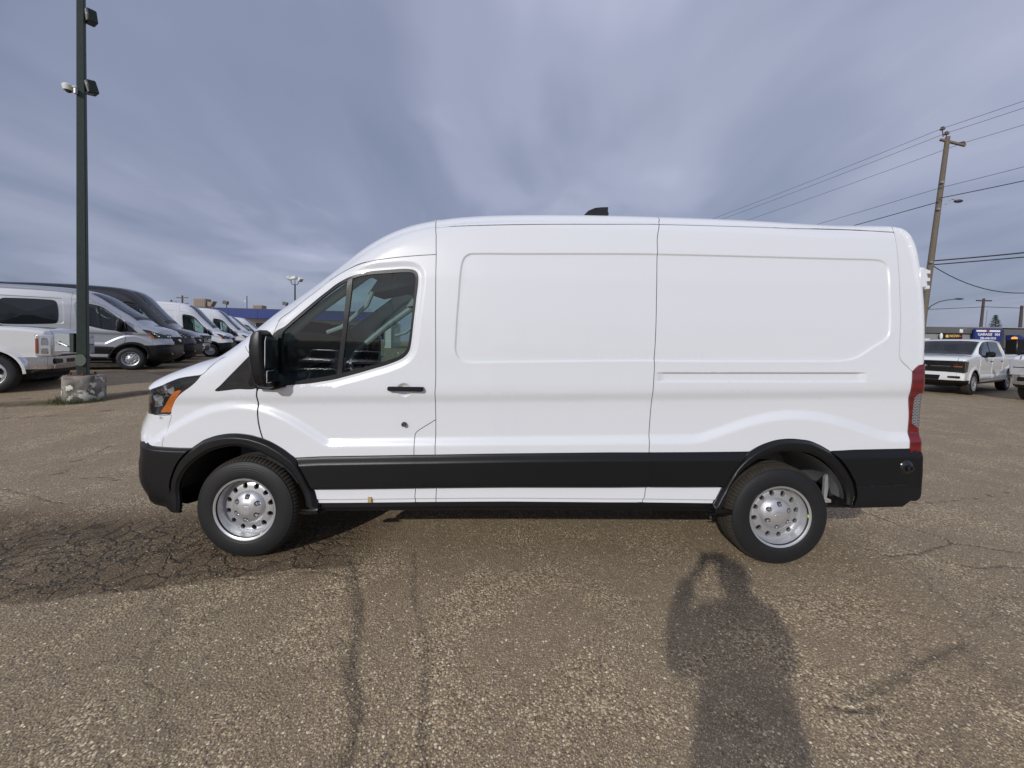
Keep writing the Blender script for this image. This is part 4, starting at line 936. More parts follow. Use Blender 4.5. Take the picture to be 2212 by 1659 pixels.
def van_details(root, body):
    """everything bolted on the shell; part coordinates before the shift"""
    sx, sy = SHIFT[0], SHIFT[1]
    def B(mb, name, mats, parent=root, **k):
        mb.v = [(a + sx, b + sy, c) for a, b, c in mb.v] if parent is not None else mb.v
        return mb.build(name, mats, parent, **k)
    def both(fn):
        for s_ in (1, -1): fn(lambda p: (p[0], p[1] if s_ > 0 else 2*VW - p[1], p[2]), s_)
    for s_ in (1, -1):
        my = (lambda y: y) if s_ > 0 else (lambda y: 2*VW - y)
        # ---- mirror
        m = MB(); V = []; F = []
        # (height t, x front, x back, y outer, y inner) stacked rounded sections
        secs = [(1.212, .205, .250, -.085, -.020), (1.225, .190, .262, -.130, -.01), (1.255, .178, .264, -.160, .0), (1.32, .165, .258, -.168, .002), (1.42, .155, .252, -.174, .0), (1.50, .152, .246, -.172, -.004), (1.560, .160, .240, -.164, -.015), (1.590, .178, .230, -.155, -.035), (1.602, .195, .218, -.12, -.06)]
        n = 28
        for (z, xf, xb, yo, yi) in secs:
            cx, cy, rx, ry = (xf+xb)/2, (yo+yi)/2, (xb-xf)/2, (yi-yo)/2
            for k in range(n):
                a = 2*math.pi*k/n; c, s2 = math.cos(a), math.sin(a); e = .42
                V.append((cx + rx*math.copysign(abs(c)**e, c), my(cy + ry*math.copysign(abs(s2)**e, s2)), z))
        for j in range(len(secs)-1):
            for k in range(n): F.append((j*n+k, j*n+(k+1) % n, (j+1)*n+(k+1) % n, (j+1)*n+k))
        F.append(tuple(range(n))); F.append(tuple((len(secs)-1)*n+k for k in range(n))[::-1])
        m.add(V, F); mir = B(m, 'mirror', 'plastic_black')
        g = MB(); g.prism([(-.158 if s_>0 else 2*VW+.158, 1.35), (-.015 if s_>0 else 2*VW+.015, 1.35), (-.02 if s_>0 else 2*VW+.02, 1.555), (-.143 if s_>0 else 2*VW+.143, 1.56), (-.155 if s_>0 else 2*VW+.155, 1.53)], .2575, .2620, axis='x'); gl = B(g, 'mirror_glass', 'mirror_glass'); gl.parent = mir
        g = MB(); g.box((.2600, my(-.146), 1.255), (.2680, my(-.022), 1.335), bev=.002); gl = B(g, 'mirror_glass', 'mirror_glass'); gl.parent = mir
        a = MB(); a.prism([(.12, 1.20), (.24, 1.195), (.30, 1.215), (.28, 1.27), (.22, 1.34), (.16, 1.34), (.13, 1.27)], my(.035), my(-.03)); ar = B(a, 'mirror_arm', 'plastic_black'); ar.parent = mir
        # ---- door handle
        h = MB(); z0 = 1.213
        h.box((1.012, my(-.026), z0-.0165), (1.259, my(-.006), z0+.0165), bev=.009); h.box((1.016, my(-.01), z0-.013), (1.05, my(.02), z0+.013)); h.box((1.20, my(-.01), z0-.014), (1.256, my(.02), z0+.014))
        B(h, 'door_handle', 'plastic_black')
        # ---- lock
        if s_ > 0:
            k = MB(); k.lathe([(.0, .015), (-.004, .0145), (-.004, .007), (.0, .006), (.004, 0)], 20, c=(1.1178, .012, .9594)); k.lathe([(.02, .0165), (.006, .0165), (.002, .0155), (.0, .012)], 20, c=(1.1178, .010, .9594), mi=1); B(k, 'door_lock', ['steel_dark', 'hub_black'])
            tp = MB(); q = TR['tape']; tp.box((q[0][0], -.013, q[1][1] - .004), (q[1][0] + .004, .004, q[0][1])); B(tp, 'tape_piece', 'tape_tan')
        # ---- parking sensor in the rear bumper
        c = TR['sensor'][0]; k = MB(); sg_ = 1 if s_ > 0 else -1; k.lathe([(.03*sg_, .052), (-.006*sg_, .050), (-.016*sg_, .040), (-.020*sg_, .026), (-.036*sg_, .024), (-.038*sg_, .012), (-.030*sg_, .010), (-.030*sg_, 0)], 28, c=(c[0], my(-.012), c[1]))
        B(k, 'parking_sensor', 'plastic_gloss')
        # ---- headlamp inside
        hd = MB(); P = resample(HEAD, .03, True); P = np.c_[np.maximum(P[:, 0], -.80), P[:, 1]]; yb = van_shell.base(P) + .05
        ctr = P.mean(0); cy = float(van_shell.base(ctr[None])[0]) + .09
        V = [(p[0], my(yy), p[1]) for p, yy in zip(P, yb)] + [(ctr[0]-.02, my(cy), ctr[1])] + [(p[0], my(yy-.045), p[1]) for p, yy in zip(P, yb)]
        k_ = len(P); F = [(i, (i+1) % k_, k_) for i in range(k_)] + [(i, (i+1) % k_, k_+1+(i+1) % k_, k_+1+i) for i in range(k_)]
        hd.add(V, F); lamp = B(hd, 'lamp_housing', 'plastic_gloss')
        rf = MB()
        for cc in ((-.66, 1.09), (-.56, 1.17)):
            yy = float(van_shell.base(np.array([cc]))[0]) + .045; rf.lathe([(.03, .0), (.028, .03), (.0, .046)] if s_ > 0 else [(-.03, .0), (-.028, .03), (-.0, .046)], 20, c=(cc[0], my(yy), cc[1]))
        o = B(rf, 'reflector', 'chrome'); o.parent = lamp
        # ---- wheel houses
        for cx, R, mt in ((.02, .50, 'underbody'), (3.82, .455, 'inner_metal')):
            q = MB(); V = []; F = []; n = 20
            for j, yy in enumerate((.03, .60)):
                for k2 in range(n + 1):
                    a = math.pi * (.07 + .86 * k2 / n); V.append((cx + R*math.cos(a), my(yy), .36 + (R+.0)*math.sin(a)))
            for k2 in range(n): F.append((k2, k2+1, n+1+k2+1, n+1+k2))
            F.append(tuple(range(n+1, 2*n+2))); q.add(V, F); B(q, 'wheel_house', mt)
        # hinges on the rear doors
        for zc, h2, xa in ((2.045, .078, 4.849), (.70, .05, 4.86)):
            q = MB(); q.box((xa-.135, my(.040), zc-h2), (xa-.058, my(.12), zc+h2), bev=.018)
            for kz in (-.7, 0, .7): q.box((xa-.02, my(.10), zc+kz*h2-.014), (xa+.018, my(.15), zc+kz*h2+.014), bev=.004)
            q.tube([(xa+.010, my(.125), zc-h2*.95), (xa+.010, my(.125), zc+h2*.95)], .008, 8); B(q, 'door_hinge', body)
    # ---- rear bracket seen behind the wheel, exhaust and chassis
    q = MB(); q.prism([(4.165, .60), (4.185, .62), (4.192, .52), (4.182, .45), (4.215, .436), (4.215, .415), (4.16, .415), (4.162, .50)], .10, .12); B(q, 'bumper_bracket', 'flashing')
    q = MB(); q.box((-.55, .35, .26), (4.6, 1.71, .40), bev=.03); q.box((.60, .16, .345), (3.2, 1.90, .42), bev=.02); q.box((-.5, .5, .22), (.6, 1.56, .40)); q.tube([(3.81, .2, .318), (3.81, 1.86, .318)], .05, 12); q.sphere((3.81, 1.03, .318), (.15, .14, .15)); q.tube([(0, .25, .32), (0, 1.81, .32)], .035, 8)
    for yy in (.42, 1.64): q.tube([(3.2, yy, .46), (3.5, yy, .40), (3.81, yy, .27), (4.2, yy, .40), (4.5, yy, .48)], .03, 8)
    q.tube([(3.95, .30, .34), (4.02, .33, .62)], .03, 8); q.box((4.25, .16, .44), (4.65, 1.9, .62)); B(q, 'chassis', 'underbody')
    # ---- roof antenna
    q = MB(); V = []
    sec = [(2.50, .0, .006), (2.55, .012, .018), (2.60, .026, .022), (2.66, .033, .022), (2.745, .035, .020), (2.75, .0, .018)]
    q2 = [(2.395, 2.53), (2.45, 2.585), (2.50, 2.607), (2.55, 2.613), (2.604, 2.615), (2.602, 2.53)]
    q.prism(q2, .37, .39); q.prism([(a, 2.53 + (b-2.53)*.45) for a, b in q2], .35, .41); B(q, 'roof_antenna', 'antenna_black')
    # ---- grille, badge and fog-lamp pockets on the nose
    zc_ = van_shell.S[:, 1]; fr_ = van_shell.S[:, 0] < -.5
    def nose_x(y, z):
        y = min(y, 2*VW - y); i = np.where(fr_)[0]; k = i[np.abs(zc_[i] - z).argmin()]; R, n, dl = van_shell.R[k], van_shell.n[k], van_shell.delta[k]
        u = (1 - min(1, (1 - max(y, .05)/VW)) ** n) ** (1/n) if y < VW else 1.0
        return van_shell.S[k, 0] - (dl - R*(1 - u))
    for z in (.83, .88, .93, .98, 1.03):
        q = MB(); q.tube([(nose_x(y, z) - .004, y, z) for y in np.linspace(.50, 2*VW - .50, 18)], .010, 6); B(q, 'grille_bar', 'grille_dark')
    q = MB(); q.lathe([(-.020, 0), (-.018, .085), (.0, .10), (.02, .10)], 28, axis='x', c=(nose_x(VW, .93) - .012, VW, .93)); q.v = [(a_, VW + (b_-VW)*1.15, .93 + (c_-.93)*.55) for a_, b_, c_ in q.v]; B(q, 'badge', 'chrome')
    for s_ in (1, -1):
        for yy in (.30, .42):
            q = MB(); y_ = yy if s_ > 0 else 2*VW - yy; q.sphere((nose_x(yy, 1.06) + .008, y_, 1.055), (.03, .045, .032), 14, 8); B(q, 'reflector', 'chrome')
        q = MB(); q.box((nose_x(.40, .48) - .012, (.30 if s_ > 0 else 2*VW - .52), .44), (nose_x(.40, .48) + .05, (.52 if s_ > 0 else 2*VW - .30), .53), bev=.015); B(q, 'fog_lamp', 'plastic_gloss')
    # ---- cabin
    q = MB(); q.prism([(-.10, .62), (.30, .62), (.44, .95), (.42, 1.14), (.28, 1.215), (.02, 1.22), (-.12, 1.24)], .14, 1.92); q.box((.30, .42, 1.13), (.43, .78, 1.22), bev=.03); B(q, 'dashboard', 'seat_cloth')
    q = MB()
    ring = [(.56 + .06*math.sin(a)*1.0, .60 + .185*math.cos(a), 1.12 + .165*math.sin(a)) for a in np.linspace(0, 2*math.pi, 28)]
    q.tube(ring, .016, 8, cap=False); q.tube([(.40, .60, 1.06), (.54, .60, 1.12)], .03, 8); q.tube([(.55, .42, 1.12), (.55, .78, 1.12)], .014, 6); q.tube([(.55, .60, 1.12), (.50, .60, .97)], .014, 6); B(q, 'steering_wheel', 'plastic_black')
    for cy in (.60, 1.46):
        s4 = MB(); s4.box((.72, cy-.26, .78), (1.24, cy+.26, .95), bev=.05); s4.prism([(1.14, .88), (1.28, .90), (1.42, 1.52), (1.31, 1.56), (1.22, 1.40)], cy-.24, cy+.24); s4.prism([(1.33, 1.58), (1.43, 1.57), (1.46, 1.76), (1.37, 1.78)], cy-.13, cy+.13); s4.tube([(1.36, cy-.05, 1.5), (1.39, cy-.05, 1.62)], .01, 6); B(s4, 'seat', 'seat_cloth')
    q = MB(); q.box((1.55, .12, .5), (1.58, 1.94, 1.55)); q.box((-.1, .1, .5), (1.56, 1.96, .62)); B(q, 'cabin_floor', 'seat_cloth')
    q = MB(); q.box((.95, .2, 2.14), (1.9, 1.86, 2.17)); q.box((.80, .28, 2.02), (.95, 1.78, 2.06)); B(q, 'headliner', 'trim_light')
    for s_ in (1, -1):
        my = (lambda y: y) if s_ > 0 else (lambda y: 2*VW - y)
        q = MB(); q.prism([(.12, .62), (1.30, .62), (1.30, 1.33), (1.10, 1.30), (.70, 1.20), (.12, 1.17)], my(.085), my(.105)); B(q, 'door_lining', 'seat_cloth')
        q = MB(); q.tube([(.50, my(.20), 1.60), (.62, my(.17), 1.64), (.80, my(.17), 1.80), (.83, my(.20), 1.90)], .017, 8); B(q, 'grab_handle', 'trim_light')
        q = MB(); q.tube([(.05, my(.17), 1.42), (.42, my(.15), 1.74), (.80, my(.15), 2.02), (1.02, my(.18), 2.12)], .035, 8); B(q, 'pillar_lining', 'trim_light')
        q = MB(); q.prism([(.76, 1.90), (1.12, 1.98), (1.12, 2.12), (.86, 2.05)], my(.30), my(.68)); B(q, 'sun_visor', 'trim_light')

plain('grille_dark', (.004, .004, .005), .6, Specular_IOR_Level=.2)
plain('mirror_glass', (.75, .78, .80), .03, 1, nz=.02)

def build_van(name, body, **tags):
    root = empty(name); tag(root, **tags)
    pan = Panels(SHIFT)
    cut_shell(van_shell, domain, van_lines(), van_points(), van_classify, VAN_OFFS, pan, VW, seam_of=seam_of,
              noskirt=('door_window', 'headlight'), center=('roof', 'hood', 'front_roof', 'front_bumper', 'rear_bumper'))
    crown(van_shell, VW, crown_name, pan)
    objs = pan.build(root, van_mats(body), {'turn_signal': 'headlight', 'reversing_lens': 'tail_light', 'door_window': 'front_door', 'window_frame': 'front_door', 'window_divider': 'front_door'})
    for (nm, sd), o in objs.items():
        o.name = NAMEFIX.get(nm, nm); o.data.name = o.name
    van_details(root, body)
    for x in (.0, WB - .018):
        steel_wheel(root, x, .014, -1); steel_wheel(root, x, 2*VW - .014, 1)
    return root, objs
# ================================================================ PICKUP TRUCKS
def alloy_wheel(parent, x, y, side, R, spokes=6, zc=None, key='alloy'):
    w = empty('wheel', (x, y, R)); w.parent = parent
    if side > 0: w.rotation_euler = (0, 0, math.pi)
    if key in WHEEL:
        for o in WHEEL[key]: copy_tree(o, w)
        return
    rb = R * .60
    tyre_mb(R, rb, .27, n=90, lugs=45, notch=.010).build('tyre', 'truck_tyre' if R < .42 else 'heavy_truck_tyre', w)
    b = MB(); b.lathe([(.012, rb), (.006, rb+.008), (.004, rb+.012), (.012, rb+.012), (.02, rb), (.05, rb-.012), (.22, rb-.02)], 64); b.build('rim', 'rim_silver', w)
    h = lambda r: np.interp(r, [0, .05, .07, .10, rb*.85, rb-.012], [.02, .02, .035, .04, .022, .03])
    holes = []
    for a in np.linspace(.2, .2 + 2*math.pi, spokes, endpoint=False):
        q = []
        for u, v in ((.085, -.16), (.105, -.30), (rb*.85, -.36), (rb*.90, 0), (rb*.85, .36), (.105, .30), (.085, .16)): q.append((u*math.cos(a+v), u*math.sin(a+v)))
        holes.append(q)
    disc_mesh(rb - .010, h, holes, wall=.04, step=.02).build('wheel_disc', 'rim_silver', w)
    k = MB(); k.lathe([(.09, 0), (.09, rb-.02)], 24); k.build('brake_disc', 'hub_black', w)
    k = MB(); k.lathe([(.015, .0), (.015, .03), (.03, .038)], 16); k.build('hub_cap', 'steel_dark', w)
    WHEEL[key] = list(w.children)

def truck_spec(kind):
    hd = kind == 'heavy'
    H = .26 if hd else .13       # heavy-duty front is taller
    S = [(-.70,.42,.10,4,.2),(-.86,.44,.14,4,.2),(-.93,.52,.16,4,.2),(-.94,.75,.16,4,.2),(-.925,1.02+H,.16,4,.2),(-.89,1.10+H,.14,4,.2),(-.80,1.145+H,.12,3.5,.2),(-.5,1.19+H,.12,3.5,.2),(0,1.235+H*.9,.12,3.5,.2),(.42,1.275+H*.8,.13,3.2,.2),
         (.62,1.38+H*.6,.18,3,.2),(.90,1.58+H*.4,.20,3,.2),(1.16,1.755+H*.3,.20,3,.2),(1.40,1.855+H*.25,.18,3,.2),(1.75,1.90+H*.2,.15,3,.2),(2.3,1.915+H*.2,.14,3,.2),(2.75,1.895+H*.2,.13,3,.2),(2.98,1.84+H*.2,.12,3,.2),(3.10,1.70,.10,3,.2),(3.19,1.46,.07,3,.1),(3.26,1.385,.06,3,.08),
         (3.6,1.385,.06,3,.08),(4.4,1.395,.06,3,.08),(4.78,1.40,.06,3,.08),(4.85,1.36,.08,3,.1),(4.87,1.1,.10,3,.1),(4.88,.72,.10,3,.1),(4.86,.56,.10,3,.1),(4.75,.52,.08,3,.1)]
    T = [(.4,.05),(.62,.03),(.85,.035),(1.0,.02),(1.12+H,.012),(1.25+H,.03),(1.5,.075),(1.8,.15),(2.1,.22)]
    sh = Shell(S, 1.0, T)
    z0 = 1.23 + H * .45
    win = spline([(.66,z0+.03),(.60,z0+.10),(.72,z0+.19),(1.0,z0+.385),(1.24,z0+.52),(1.42,z0+.565),(1.9,z0+.585),(2.4,z0+.575),(2.72,z0+.55),(2.86,z0+.47),(2.98,z0+.12),(2.96,z0+.045),(2.7,z0+.03),(1.6,z0+.02)], .05, True)
    fan = lambda cx, cz, r, n=22: np.array([(cx + r*math.cos(a), cz + r*math.sin(a)) for a in np.linspace(math.pi+.35, -.35, n)])
    R = .44 if hd else .40
    OF, OR_ = fan(0, R, R+.075), fan(3.70, R, R+.075); LF, LR = fan(0, R, R+.125), fan(3.70, R, R+.125)
    cd = lambda P: np.vstack([P, [(P[-1, 0], .1), (P[0, 0], .1)]])
    of, or_, lf, lr = cd(OF), cd(OR_), cd(LF), cd(LR)
    dz = .115
    def extra(P):
        y = np.zeros(len(P)); x, z = P[:, 0], P[:, 1]
        for cx in (0, 3.7):
            r = np.hypot(x - cx, z - R); y -= .03 * (1 - smooth((r - R - .10) / .10)) * (r > R)
        for xx in (.52, 1.78, 2.99): y += .012 * (1 - smooth((np.abs(x - xx) - .002) / .006)) * (z < (1.9)) * (z > .55)
        y -= .018 * smooth((.70 - z) / .05) * (x > .4) * (x < 3.3)
        return y
    sh.extra = extra
    dom = np.vstack([sh.S, [(4.5, .50), (3.2, .46), (.5, .44), (-.5, .42)]])
    def hl(C): return (C[:, 0] < (-.74 if hd else -.64) + .10 * (C[:, 1] - .9)) & (C[:, 1] > .80) & (C[:, 1] < 1.03 + H)
    def cls(C):
        x, z = C[:, 0], C[:, 1]; out = np.array(['door_rear'] * len(C), dtype=object)
        out[x < 1.78] = 'door_front'; out[x < .52] = 'fender'; out[x > 2.99] = 'bed_side'
        out[(z > 1.60 + H*.4) & (x > .4) & (x < 3.1)] = 'cab_frame'
        out[(x < .40) & (z > 1.14 + H + .10*(x + .8)/1.2 - .01)] = 'hood'
        out[(x < -.3) & (z < .79)] = 'bumper_front'; out[(x < -.2) & (z < .52)] = 'air_dam'
        out[(x > 4.3) & (z < .75)] = 'bumper_rear'
        out[hl(C)] = 'headlight'
        out[(x > 4.70) & (z > .85) & (z < 1.25)] = 'tail_light'
        w = inside(C, win); out[w] = 'side_window'; out[w & (np.abs(x - 1.80) < .055)] = 'window_pillar'
        out[inside(C, lf) | inside(C, lr)] = 'wheel_lip'
        out[inside(C, of) | inside(C, or_)] = None
        return list(out)
    xs = np.arange(-.9, 4.9, .06)
    lines = [(win, True), (OF, False), (OR_, False), (LF, False), (LR, False), (resample([(-.95, .79), (-.3, .79), (-.3, .40)], .05), False), (resample([(-.95, .80), ((-.75 if hd else -.65), .80), ((-.727 if hd else -.627) + .10*H, 1.03+H), (-.95, 1.03+H)], .05), False),
             (resample([(1.745, z0), (1.745, z0+.6)], .05), False), (resample([(1.855, z0), (1.855, z0+.6)], .05), False), (resample([(-.9, 1.13+H), (.4, 1.23+H), (.4, 1.3+H)], .05), False), (resample([(4.70, .85), (4.70, 1.25)], .05), False), (resample([(4.3, .5), (4.3, .75), (4.9, .75)], .05), False), (resample([(-.9, .52), (-.2, .52), (-.2, .42)], .05), False)]
    for xx in (.52, 1.78, 2.99): lines += [(resample([(xx+o, .5), (xx+o, 1.3)], .06), False) for o in (-.007, 0, .007)]
    pts = [sh.S - sh.N * d for d in (.006, .014, .026, .042, .062, .09, .12)] + [np.c_[xs, np.full(len(xs), z)] for z in (.66, .68, .70, .72)] + [offset_line(P, d) for P in (LF, LR) for d in (.02, .05, .08)]
    def crown_nm(x, z, y=1):
        if x < -.2 and z < .53: return 'air_dam'
        if x < -.2 and z < .77: return 'bumper_front'
        if x < -.2 and z < 1.07 + H: return 'nose_panel'
        if x < .40: return 'hood'
        if x < 1.30: return 'windshield'
        if x < 3.0 and z > 1.6: return 'cab_roof'
        if x < 3.2 and z > 1.40: return 'rear_window'
        if x < 4.80 and z > 1.3: return 'bed_cover'
        return 'tailgate' if z > .75 else 'bumper_rear'
    return sh, dom, lines, pts, cls, crown_nm, R, H, z0
TR_SHIFT = (-1.85, -1.0, 0)
plain('lamp_bright', (.62, .63, .65), .22, .45, nz=.2, nscale=9, Coat_Weight=1); plain('amber_dark', (.30, .075, .03), .25, Coat_Weight=1)
def build_truck(name, kind, **tags):
    root = empty(name); tag(root, **tags); W = 1.0
    sh, dom, lines, pts, cls, cn, R, H, z0 = truck_spec('heavy' if kind == 'heavy' else 'light')
    pan = Panels(TR_SHIFT)
    offs = {'side_window': lambda P: np.full(len(P), .010), 'wheel_lip': lambda P: np.full(len(P), -.003), 'headlight': lambda P: np.full(len(P), -.004)}
    cut_shell(sh, dom, lines, pts, cls, offs, pan, W, step=.09, center=('hood', 'bumper_front', 'air_dam', 'cab_frame', 'bumper_rear'), noskirt=('side_window',))
    crown(sh, W, cn, pan)
    chrome = kind == 'heavy'; body = 'paint_white_truck'
    def mats(n):
        return {'side_window': 'glass_privacy', 'windshield': 'glass_tint', 'rear_window': 'glass_privacy', 'headlight': 'lamp_bright' if chrome else 'plastic_gloss', 'tail_light': 'lens_red', 'air_dam': 'plastic_black', 'bed_cover': 'plastic_black', 'window_pillar': 'plastic_gloss',
                'wheel_lip': body, 'nose_panel': body, 'bumper_front': 'chrome_bumper' if chrome else body, 'bumper_rear': 'chrome_bumper'}.get(n, body)
    objs = pan.build(root, mats)
    fix = {'door_front': 'door', 'door_rear': 'door', 'bumper_front': 'bumper', 'bumper_rear': 'bumper'}
    for (nm, sd), o in objs.items(): o.name = fix.get(nm, nm)
    def B(mb, nm, mat, parent=root): mb.v = [(a + TR_SHIFT[0], b + TR_SHIFT[1], c) for a, b, c in mb.v]; return mb.build(nm, mat, parent)
    X = -.955
    gz0, gz1 = .80, 1.05 + H
    q = MB(); q.prism([(.30, gz0), (1.70, gz0), (1.74, gz1-.02), (1.70, gz1), (.30, gz1), (.26, gz1-.02)], X-.012, X+.12, axis='x'); g = B(q, 'grille', 'plastic_gloss' if not chrome else 'plastic_black')
    if kind == 'light':
        for z in np.linspace(gz0+.03, gz1-.03, 5):
            s = MB(); s.box((X-.030, .32, z-.012), (X-.01, 1.68, z+.010), bev=.004); B(s, 'grille_bar', 'plastic_black').parent = g
        s = MB(); zc = (gz0+gz1)/2; s.box((X-.036, .34, zc-.008), (X-.012, .82, zc+.010)); s.box((X-.036, 1.18, zc-.008), (X-.012, 1.66, zc+.010)); B(s, 'grille_trim', 'chrome').parent = g
        for yy in (.02, 1.60):
            s = MB(); s.prism([(yy, gz0-.01), (yy+.38, gz0-.01), (yy+.38, gz1), (yy, gz1)], X+.0, X+.16, axis='x'); hl = B(s, 'headlight', 'plastic_gloss')
            s = MB(); s.box((X-.006, yy+.05, zc-.02), (X+.02, yy+.33, zc+.005), bev=.006); B(s, 'lamp_strip', 'amber').parent = hl
            s = MB(); s.box((X-.004, yy+.16, zc+.04), (X+.02, yy+.25, zc+.075), bev=.01); B(s, 'reflector', 'steel_dark').parent = hl
            s = MB(); s.box((X-.004, yy+.06, gz0+.01), (X+.02, yy+.30, gz0+.022), bev=.004); B(s, 'reflector', 'steel_dark').parent = hl
        for yy in (.12, 1.58):
            s = MB(); s.box((X-.01, yy, .585), (X+.05, yy+.30, .665), bev=.015); B(s, 'fog_lamp', 'plastic_gloss')
        s = MB(); s.prism([(.62, .52), (1.38, .52), (1.42, .68), (.58, .68)], X-.012, X+.05, axis='x'); B(s, 'lower_grille', 'plastic_black')
        s = MB(); s.prism([(.50, .74), (.52, .93), (.57, .95), (.60, .86), (.56, .70)], .012, .03); s.prism([(.50, .74), (.52, .93), (.57, .95), (.60, .86), (.56, .70)], 1.97, 1.988); 
    else:
        for z in np.linspace(gz0+.06, gz1-.06, 4):
            s = MB(); s.box((X-.035, .32, z-.022), (X-.01, 1.68, z+.022), bev=.012); B(s, 'grille_bar', 'chrome').parent = g
        for yy, my in ((.02, 1), (1.60, -1)):
            s = MB(); s.box((X-.03, yy-.030*my, gz0), (X+.25, yy+.38-.03*my*(my < 0), gz1-.02), bev=.03); hl = B(s, 'headlight', 'lamp_bright')
            yo = yy - .034 if my > 0 else yy + .386
            s = MB(); s.box((X+.03, yo, gz0+.05), (X+.15, yo+.03, gz0+.20), bev=.01); B(s, 'reflector', 'chrome').parent = hl
            s = MB(); s.box((X+.03, yo, gz0+.25), (X+.15, yo+.03, gz1-.08), bev=.01); B(s, 'reflector', 'chrome').parent = hl
            s = MB(); s.box((X-.036, yy+.05, (gz0+gz1)/2-.02), (X-.02, yy+.33, (gz0+gz1)/2+.01)); B(s, 'divider', 'steel_dark').parent = hl
            s = MB(); s.box((X+.185, yo, gz0+.07), (X+.235, yo+.036, gz1-.10), bev=.01); B(s, 'turn_signal', 'amber_dark').parent = hl
        for y0, y1 in ((.14, .50), (.62, 1.38), (1.50, 1.86)):
            s = MB(); s.box((X-.012, y0, .62), (X+.05, y1, .76), bev=.03); B(s, 'bumper_pocket', 'plastic_black')
    s = MB(); pr = [(1 + .115*math.cos(a), (gz0+gz1)/2 + .045*math.sin(a)) for a in np.linspace(0, 2*math.pi, 28, endpoint=False)]
    s.prism(pr, X-.052, X-.02, axis='x'); em = B(s, 'badge', 'chrome')
    s = MB(); pr = [(1 + .102*math.cos(a), (gz0+gz1)/2 + .036*math.sin(a)) for a in np.linspace(0, 2*math.pi, 28, endpoint=False)]
    s.prism(pr, X-.056, X-.05, axis='x'); B(s, 'badge_field', 'sign_blue').parent = em
    M = Matrix.Translation((X-.057+TR_SHIFT[0], 1+TR_SHIFT[1], (gz0+gz1)/2)) @ Matrix.Rotation(-math.pi/2, 4, 'Z') @ Matrix.Rotation(math.pi/2, 4, 'X')
    o = flat_text('Ford', .066, 'badge_script', 'letter_white', em, M, .002, shear=.25)
    for s_ in (1, -1):
        my = (lambda y: y) if s_ > 0 else (lambda y: 2*W - y)
        s = MB(); s.box((.80, my(-.24), z0+.02), (.93, my(-.02), z0+.22), bev=.045); s.box((.84, my(-.06), z0+.0), (.92, my(.06), z0+.08), bev=.02); m = B(s, 'mirror', 'plastic_black')
        s = MB(); s.box((.925, my(-.22), z0+.05), (.937, my(-.05), z0+.20), bev=.003); B(s, 'mirror_glass', 'mirror_glass').parent = m
        for xx in (1.62, 2.80):
            s = MB(); s.box((xx-.10, my(-.018), 1.075+H*.5), (xx+.09, my(.01), 1.105+H*.5), bev=.010); B(s, 'door_handle', 'plastic_black')
        s = MB(); s.box((.35, my(.055), .36), (3.3, my(.18), .50), bev=.03); B(s, 'running_board', 'plastic_black')
    s = MB(); s.box((-.6, .25, .34), (4.6, 1.75, .52)); s.box((-.62, .3, .28), (.5, 1.7, .52)); s.tube([(3.7, .2, R), (3.7, 1.8, R)], .06, 10); s.tube([(0, .2, R), (0, 1.8, R)], .05, 10)
    for cx in (0, 3.7): s.box((cx-R-.05, .30, .5), (cx+R+.05, 1.7, R*2+.12))
    B(s, 'chassis', 'underbody')
    s = MB(); s.box((.45, .2, .6), (.85, 1.8, 1.22+H*.4), bev=.05)
    for cy in (.55, 1.45):
        for xx in (1.35, 2.3): s.box((xx, cy-.26, .75), (xx+.5, cy+.26, .95), bev=.05); s.box((xx+.42, cy-.25, .9), (xx+.58, cy+.25, 1.52), bev=.05)
    s.box((.5, .15, .5), (3.0, 1.85, .6)); B(s, 'cab_interior', 'seat_cloth')
    for x in (0, 3.7):
        alloy_wheel(root, x + TR_SHIFT[0], .02 + TR_SHIFT[1], -1, R, key='a%.2f' % R); alloy_wheel(root, x + TR_SHIFT[0], 1.98 + TR_SHIFT[1], 1, R, key='a%.2f' % R)
    return root
